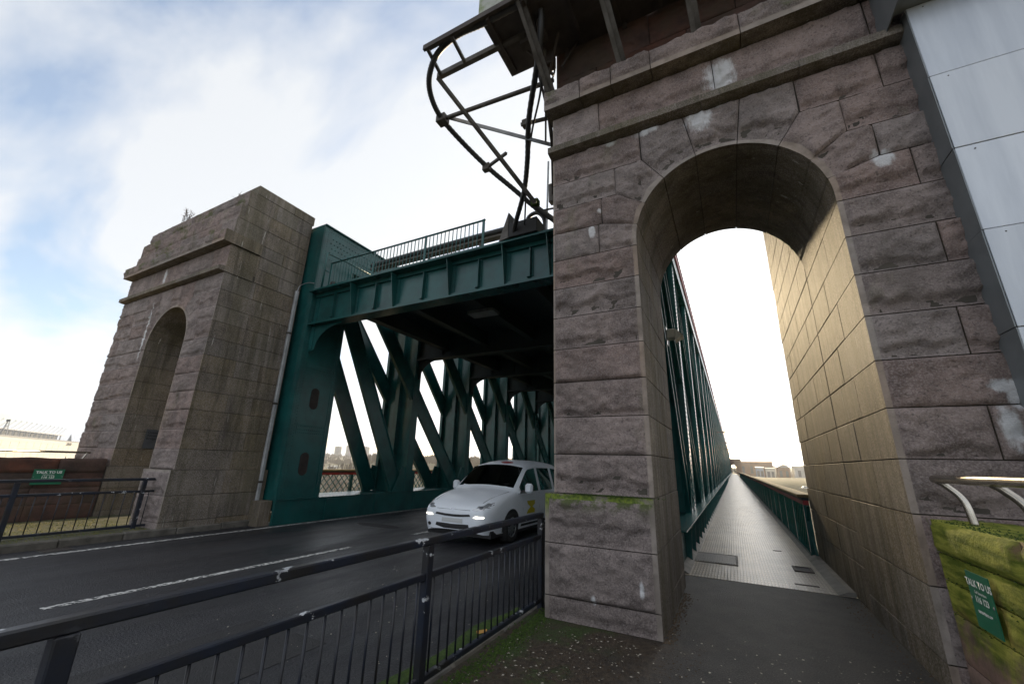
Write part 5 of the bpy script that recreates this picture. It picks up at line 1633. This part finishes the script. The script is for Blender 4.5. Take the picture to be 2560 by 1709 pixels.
scatter('leaf_mulch', 'brown leaf mulch between guard rail and near tower', 2600, mulch, mat('mulch', (0.10, 0.062, 0.035), 0.95, col2=(0.035, 0.025, 0.015), vscale=30), 0.004, 0.013)
def ridge():
    y = random.uniform(2.2, 5.0); return -2.05 + random.gauss(0, 0.05), y, 0.0
scatter('moss_ridge', 'moss growing along the inner foot of the near guard rail', 2200, ridge, M_['moss'], 0.006, 0.018, chunky=True)
def walltop():
    return 1.36 + abs(random.gauss(0, 0.12)), random.uniform(2.4, 4.7), 1.262
scatter('wall_moss', 'loose moss and crumbs along the top of the mossy wall', 420, walltop, M_['moss'], 0.004, 0.010, chunky=True)
def wallface():
    z = random.choice((0.62, 0.84, 1.03)) + random.gauss(0, 0.012)
    return 1.352, random.uniform(2.6, 4.68), z
scatter('joint_moss', 'moss clumps lodged in the joints of the mossy wall', 160, wallface, M_['moss'], 0.004, 0.010, chunky=True)
pt = MB(); pts_ = []
for k in range(22):
    a = 2 * math.pi * k / 22; r_ = 1 + 0.25 * noise.noise(Vector((math.cos(a) * 2, math.sin(a) * 2, 4)))
    pts_.append((-8.4 + 0.75 * r_ * math.cos(a), 8.6 + 0.22 * r_ * math.sin(a)))
pt.prism(pts_, 'z', ROADZ - 0.02, ROADZ + 0.004)
tag(pt.build('tar_patch', mat('tar_patch', (0.012, 0.012, 0.014), 0.75, bump=0.006, bscale=50)), 'dark tar patch on the far lane in front of the truss', 'patch')
pt = MB().box(-4.6, -3.5, 1.2, 3.1, ROADZ - 0.02, ROADZ + 0.0035)
tag(pt.build('road_patch', mat('patch_asphalt', (0.030, 0.029, 0.030), 0.7, col2=(0.016, 0.016, 0.018), vscale=30, bump=0.012, bscale=55)), 'rectangular asphalt repair patch on the near lane behind the railing', 'patch')
dg_ = thing('gully_grate', 'iron drain grate at the kerb across the road', 'drain', (-10.5, 3.2, ROADZ))
MB().box(-10.71, -10.33, 3.0, 3.42, ROADZ - 0.02, ROADZ + 0.004).build('frame', M_['grating'], dg_)
for k in range(7):
    MB().box(-10.68, -10.36, 3.04 + k * 0.052, 3.066 + k * 0.052, ROADZ + 0.0045, ROADZ + 0.009).build('slat', M_['rust'], dg_)
def roadbits():
    return random.uniform(-5, -2.5), random.uniform(0.5, 6), ROADZ
scatter('road_grit', 'tiny pale stones on the near traffic lane', 160, roadbits, M_['debris'], 0.003, 0.010, chunky=True)
def leftp():
    return random.uniform(-13.9, -10.95), random.uniform(0, 4.7), 0.10
scatter('verge_grass', 'thin grass and moss on the pavement behind the far guard rail', 2600, leftp, M_['grass'], 0.008, 0.022, chunky=True)
tag(MB().add([(-2.42, 3.98, ROADZ + .012), (-2.36, 4.08, ROADZ + .012), (-2.38, 4.10, ROADZ + .03), (-2.44, 4.0, ROADZ + .03)], [(0, 1, 2, 3)]).build('litter_scrap', mat('orange_scrap', (0.55, 0.30, 0.08), 0.6)), 'small orange scrap of litter in the gutter', 'litter')

# ------------------------------------------------------------------ far side of the river
random.seed(77)
FW = mat('white_cladding', (0.50, 0.50, 0.49), 0.6, var=0.06, vscale=0.2)
FG = mat('grey_roof', (0.22, 0.23, 0.25), 0.6)
FB = mat('brick_far', (0.24, 0.15, 0.11), 0.9, var=0.3, vscale=0.3)
FR = mat('pale_render', (0.50, 0.49, 0.46), 0.8, var=0.15, vscale=0.3)
FD = mat('dark_seats', (0.11, 0.12, 0.14), 0.8, var=0.3, vscale=0.2)
def along(A, B, s, w=0.0):
    d = (Vector(B) - Vector(A)); L = d.length; d.normalize()
    n = Vector((-d.y, d.x, 0))
    p = Vector(A) + d * s + n * w
    return p
# white factory
A, B = Vector((-300.0, 48.7, 0)), Vector((-446.0, 130.6, 0))
fc = thing('factory', 'long white clad factory beyond the red wall at far left', 'building', tuple(A))
d = (B - A).normalized(); n_ = Vector((-d.y, d.x, 0)) * -1
if n_.dot(-A) > 0: n_ = -n_
L = (B - A).length; npan = 16; pw = L / npan
for k in range(npan):
    p0 = A + d * (k * pw + 0.18); p1 = A + d * ((k + 1) * pw - 0.18)
    q = [p0, p1, p1 + n_ * 0.6, p0 + n_ * 0.6]
    MB().prism([(v.x, v.y) for v in q], 'z', -9, 6.6).build('wall_panel', FW, fc)
q = [A, B, B + n_ * 60, A + n_ * 60]
MB().prism([(v.x + n_.x * 0.3, v.y + n_.y * 0.3) for v in q], 'z', -9, 8.2).build('building_core', FR, fc)
q = [A - n_ * 0.1, B - n_ * 0.1, B + n_ * 1.0, A + n_ * 1.0]
MB().prism([(v.x, v.y) for v in q], 'z', 6.62, 8.35).build('fascia', FW, fc)
q = [A, B, B + n_ * 60, A + n_ * 60]
MB().prism([(v.x, v.y) for v in q], 'z', 8.36, 9.3).build('roof_edge', FG, fc)
lt = text_mesh('LIEBHERR', 2.6, 0.05)
c = A + d * (L * 0.865) - n_ * 0.18
mt = Matrix.Identity(4)
for i in range(3):
    mt[i][0] = d[i]; mt[i][1] = (0, 0, 1)[i]; mt[i][2] = (-n_)[i]; mt[i][3] = (c.x, c.y, 6.9)[i]
lt.transform(mt); put('lettering', lt, fc, material=M_['lettersdark'])
# stadium roof behind it
A2, B2 = Vector((-745.0, 133.0, 0)), Vector((-965.0, 258.0, 0))
sd = thing('stadium', 'stadium roof with white frames and cable masts behind the factory', 'building', tuple(A2))
d2 = (B2 - A2).normalized(); n2 = Vector((-d2.y, d2.x, 0))
if n2.dot(-A2) > 0: n2 = -n2
L2 = (B2 - A2).length
q = [A2, B2, B2 + n2 * 30, A2 + n2 * 30]
MB().prism([(v.x, v.y) for v in q], 'z', -10, 19.0).build('stand', FG, sd)
q = [A2 + n2 * 3, B2 + n2 * 3, B2 + n2 * 30, A2 + n2 * 30]
MB().prism([(v.x, v.y) for v in q], 'z', 19.0, 27.0).build('seating', FD, sd)
nf = 15
for k in range(nf + 1):
    p = A2 + d2 * (k * L2 / nf)
    MB().beam(p + Vector((0, 0, 19)), p + Vector((0, 0, 28.0)), 1.2, 1.2).beam(p + Vector((0, 0, 27.4)), p + d2 * (L2 / nf) + Vector((0, 0, 27.4)), 0.9, 0.9).build('roof_frame', FW, sd)
    MB().beam(p + d2 * (-9) + Vector((0, 0, 28)), p + d2 * 13 + Vector((0, 0, 38.5)), 0.5, 0.5).rivet(p + d2 * 13 + Vector((0, 0, 38.0)), (0, 0, 1), 1.0, 1.4).build('cable_mast', FR, sd)
MB().beam(A2 + Vector((0, 0, 19.6)), B2 + Vector((0, 0, 19.6)), 1.0, 1.2).build('eaves_beam', FG, sd)
# floodlight mast
fm_ = thing('floodlight_mast', 'lattice floodlight mast rising beside the stadium roof', 'mast', (-488, 100, 0))
m = MB()
base = [Vector((-491, 97, 5)), Vector((-487, 97.5, 5)), Vector((-489, 101.5, 5))]
topc = [Vector((-490.4, 99.9, 22.8)), Vector((-489.4, 100.0, 22.8)), Vector((-489.9, 101.0, 22.8))]
for k in range(3):
    m.beam(base[k], topc[k], 0.3, 0.3)
    for q in range(8):
        m.beam(base[k].lerp(topc[k], q / 8), base[(k + 1) % 3].lerp(topc[(k + 1) % 3], (q + 1) / 8), 0.15, 0.15)
m.build('lattice', FG, fm_)
MB().box(-491.5, -490.2, 99.3, 100.8, 22.9, 24.4).box(-489.8, -488.3, 99.3, 100.8, 22.9, 24.2).build('lamp_bank', M_['black'], fm_)
sp = thing('church_spire', 'thin dark church spire right of the stadium roof', 'spire', (-867, 242, 0))
MB().add([(-869.5, 240, 14), (-864.5, 240, 14), (-864.5, 245, 14), (-869.5, 245, 14), (-867, 242.3, 27.5)], [(0, 1, 4), (1, 2, 4), (2, 3, 4), (3, 0, 4)]).build('spire', FG, sp)
MB().box(-869.5, -864.5, 240, 245, -5, 14).build('tower', FB, sp)
# tower blocks
for k, (x0, y0, z1, nm) in enumerate(((-845, 705, 32.0, 'leftmost pale tower block seen through the left truss'), (-828, 724, 35.0, 'middle and tallest pale tower block seen through the left truss'), (-800.5, 752, 33.6, 'rightmost pale tower block seen through the left truss'))):
    tb = thing('tower_block', nm, 'building', (x0, y0, 0), 'far tower blocks')
    ux, uy = 0.64, 0.77
    def quad(a0, a1, b0, b1):
        return [(x0 + ux * a - uy * b, y0 + uy * a + ux * b) for (a, b) in ((a0, b0), (a1, b0), (a1, b1), (a0, b1))]
    MB().prism(quad(-7.5, -0.8, 0, 14), 'z', -5, z1).build('wing', FR, tb)
    MB().prism(quad(0.8, 7.5, 0, 14), 'z', -5, z1 - 0.3).build('wing', FR, tb)
    MB().prism(quad(-0.8, 0.8, 1.5, 13), 'z', -5, z1 + 1.2).build('stair_core', FG, tb)
    for q in range(9):
        MB().prism(quad(-7.6, -0.7, -0.15, 0.0), 'z', z1 - 2.4 - q * 2.9, z1 - 1.1 - q * 2.9).build('window_band', FD, tb)
        MB().prism(quad(0.7, 7.6, -0.15, 0.0), 'z', z1 - 2.7 - q * 2.9, z1 - 1.4 - q * 2.9).build('window_band', FD, tb)
def shed(label, x0, x1, y0, y1, z0, z1, ridge, mw, mr, name='shed', axis='x'):
    t = thing(name, label, 'building', ((x0 + x1) / 2, (y0 + y1) / 2, z0))
    MB().box(x0, x1, y0, y1, z0, z1).build('wall', mw, t)
    ym = (y0 + y1) / 2; xm = (x0 + x1) / 2
    if axis == 'x':
        MB().prism([(y0 - .4, z1), (y1 + .4, z1), (ym, z1 + ridge)], 'x', x0 - .4, x1 + .4).build('roof', mr, t)
    else:
        MB().prism([(x0 - .4, z1), (x1 + .4, z1), (xm, z1 + ridge)], 'y', y0 - .4, y1 + .4).build('roof', mr, t)
    nw = max(2, int((x1 - x0) / 4))
    for k in range(nw):
        xx = x0 + (k + 0.5) * (x1 - x0) / nw
        MB().box(xx - 0.7, xx + 0.7, y0 - 0.06, y0 - 0.002, z0 + (z1 - z0) * 0.45, z0 + (z1 - z0) * 0.8).build('window', FD, t)
    return t
shed('white low shed on the scrub bank seen through the left truss', -392, -383, 316, 326, -9.5, -6.0, 1.0, FW, FW)
shed('long flat red brick works on the far bank beyond the walkway', 3.5, 22.5, 318, 336, -6, 7.0, 1.0, FB, FB, 'works_building')
shed('pale blue industrial unit left on the far bank', 12.5, 16.5, 305, 312, -6, 3.6, 0.7, mat('blue_clad', (0.22, 0.30, 0.42), 0.6), FW, 'industrial_unit')
shed('pale grey industrial unit in the middle of the far bank', 17.5, 22.0, 300, 308, -6, 3.2, 0.5, FR, FR, 'industrial_unit')
shed('gabled brick house on the far bank', 24.0, 30.5, 308, 318, -6, 4.0, 2.0, FB, FG, 'house', 'y')
shed('white unit at the right of the far bank', 32.0, 41.0, 300, 312, -6, 4.6, 0.6, FR, FG, 'industrial_unit')
def parked(label, x, y, z, van, col, grp=None):
    t = thing('parked_vehicle', label, 'van' if van else 'car', (x, y, z), grp)
    L, H = (5.2, 2.3) if van else (4.3, 1.45)
    prof = [(0, .3), (0, .9), (.6, 1.05), (1.3, H), (L - .2, H), (L, 1.0), (L, .3)] if van else [(0, .3), (0, .75), (1.1, .92), (1.8, H), (3.3, H), (4.0, .95), (L, .85), (L, .3)]
    MB().prism([(x - L / 2 + a, z + b) for (a, b) in prof], 'y', y - .85, y + .85).build('body', mat('vehicle_paint', col, 0.35), t)
    w0, w1 = (1.2, 4.2) if van else (1.5, 3.5)
    MB().prism([(x - L / 2 + w0, z + 1.05), (x - L / 2 + w1, z + 1.05), (x - L / 2 + w1 - .25, z + H - .18), (x - L / 2 + w0 + .45, z + H - .18)], 'y', y - .87, y - .852).build('window', FD, t)
    for a in (.85, L - .9):
        MB().tube([(x - L / 2 + a, y - .88, z + .32), (x - L / 2 + a, y - .6, z + .32)], .32, 12).build('wheel', M_['black'], t)
parked('white van parked leftmost in the far yard', 23.0, 285, -4.9, True, (.7, .7, .72))
parked('silver lilac van parked second in the far yard', 28.2, 285, -4.9, True, (.5, .5, .58))
parked('white car parked third in the far yard', 32.8, 285, -4.9, False, (.7, .7, .7))
parked('small pale car parked rightmost in the far yard', 36.8, 284, -4.9, False, (.55, .56, .6))
parked('white estate car nearer below the walkway coping end', 25.8, 219, -5.6, False, (.75, .76, .78))
# far bridge tower
ft = thing('stone_tower', 'tiny distant brick tower with arch at the far end of the walkway', 'tower', (0.3, END + 3, 0))
pl = [(-3.0, 0), (-0.8, 0), (-0.8, 3.2)] + [(0.25 + 1.05 * math.sin(R(a)), 3.2 + 1.05 * math.cos(R(a))) for a in range(-80, 81, 16)] + [(1.3, 3.2), (1.3, 0), (3.5, 0), (3.5, 6.5), (-3.0, 6.5)]
MB().prism(pl, 'y', END + 1, END + 5).build('arch_wall', FB, ft)
MB().box(-3.2, 3.7, END + 0.8, END + 5.2, 6.5, 6.9).build('coping', FR, ft)

# bare winter scrub and trees on the banks: thickets seen only as a mass
M_['scrub'] = mat('bare_scrub', (0.155, 0.120, 0.085), 0.95, col2=(0.085, 0.075, 0.05), vscale=0.05)
sc = MB()
for k in range(5200):
    a = R(random.uniform(92, 172)) if random.random() < 0.8 else R(random.uniform(55, 92))
    r = random.choice((random.uniform(170, 420), random.uniform(300, 1150), random.uniform(600, 1500)))
    x, y = r * math.cos(a), r * math.sin(a)
    if x > -12 and r < 330: continue
    if -380 < x < -250 and 20 < y < 160: continue
    z = hgt(x, y); h = random.uniform(3.0, 7.5) * (1.0 if r < 600 else 1.25)
    w = random.uniform(1.2, 3.6) * (1.0 if r < 600 else 1.7)
    for q in range(5):
        dx_, dy_ = random.gauss(0, w * 0.6), random.gauss(0, w * 0.6)
        wx = random.uniform(0.3, 0.8) * w * 0.5
        t_ = Vector((-math.sin(a), math.cos(a), 0)) * wx
        c = Vector((x + dx_, y + dy_, z))
        hh = h * random.uniform(0.6, 1.05)
        j1 = random.uniform(0.2, 1.0); j2 = random.uniform(0.2, 1.0)
        sc.add([c - t_ * 0.4 - Vector((0, 0, 1)), c + t_ * 0.4 - Vector((0, 0, 1)), c + t_ * j1 + Vector((0, 0, hh * 0.65)), c + t_ * 0.15 + Vector((0, 0, hh)), c - t_ * j2 + Vector((0, 0, hh * 0.7))], [(0, 1, 2, 3, 4)])
tag(sc.build('scrub_wood', M_['scrub'], kind='stuff', recalc=False), 'bare brown winter scrub covering the far river banks', 'scrub')

# ------------------------------------------------------------------ air
HAZE = True
if HAZE:
    hm = bpy.data.materials.new('haze_air'); hm.use_nodes = True
    nt = hm.node_tree; nt.nodes.clear()
    o = N(nt, 'ShaderNodeOutputMaterial'); pv = N(nt, 'ShaderNodeVolumePrincipled')
    pv.inputs['Color'].default_value = (0.93, 0.95, 1.0, 1); pv.inputs['Density'].default_value = 0.00028; pv.inputs['Anisotropy'].default_value = 0.6
    nt.links.new(pv.outputs[0], o.inputs['Volume'])
    hz = MB().box(-1790, 1790, -1790, 1790, -34, 46).build('haze', hm)
    tag(hz, 'thin pale haze hanging over the whole valley', 'haze', kind='stuff')
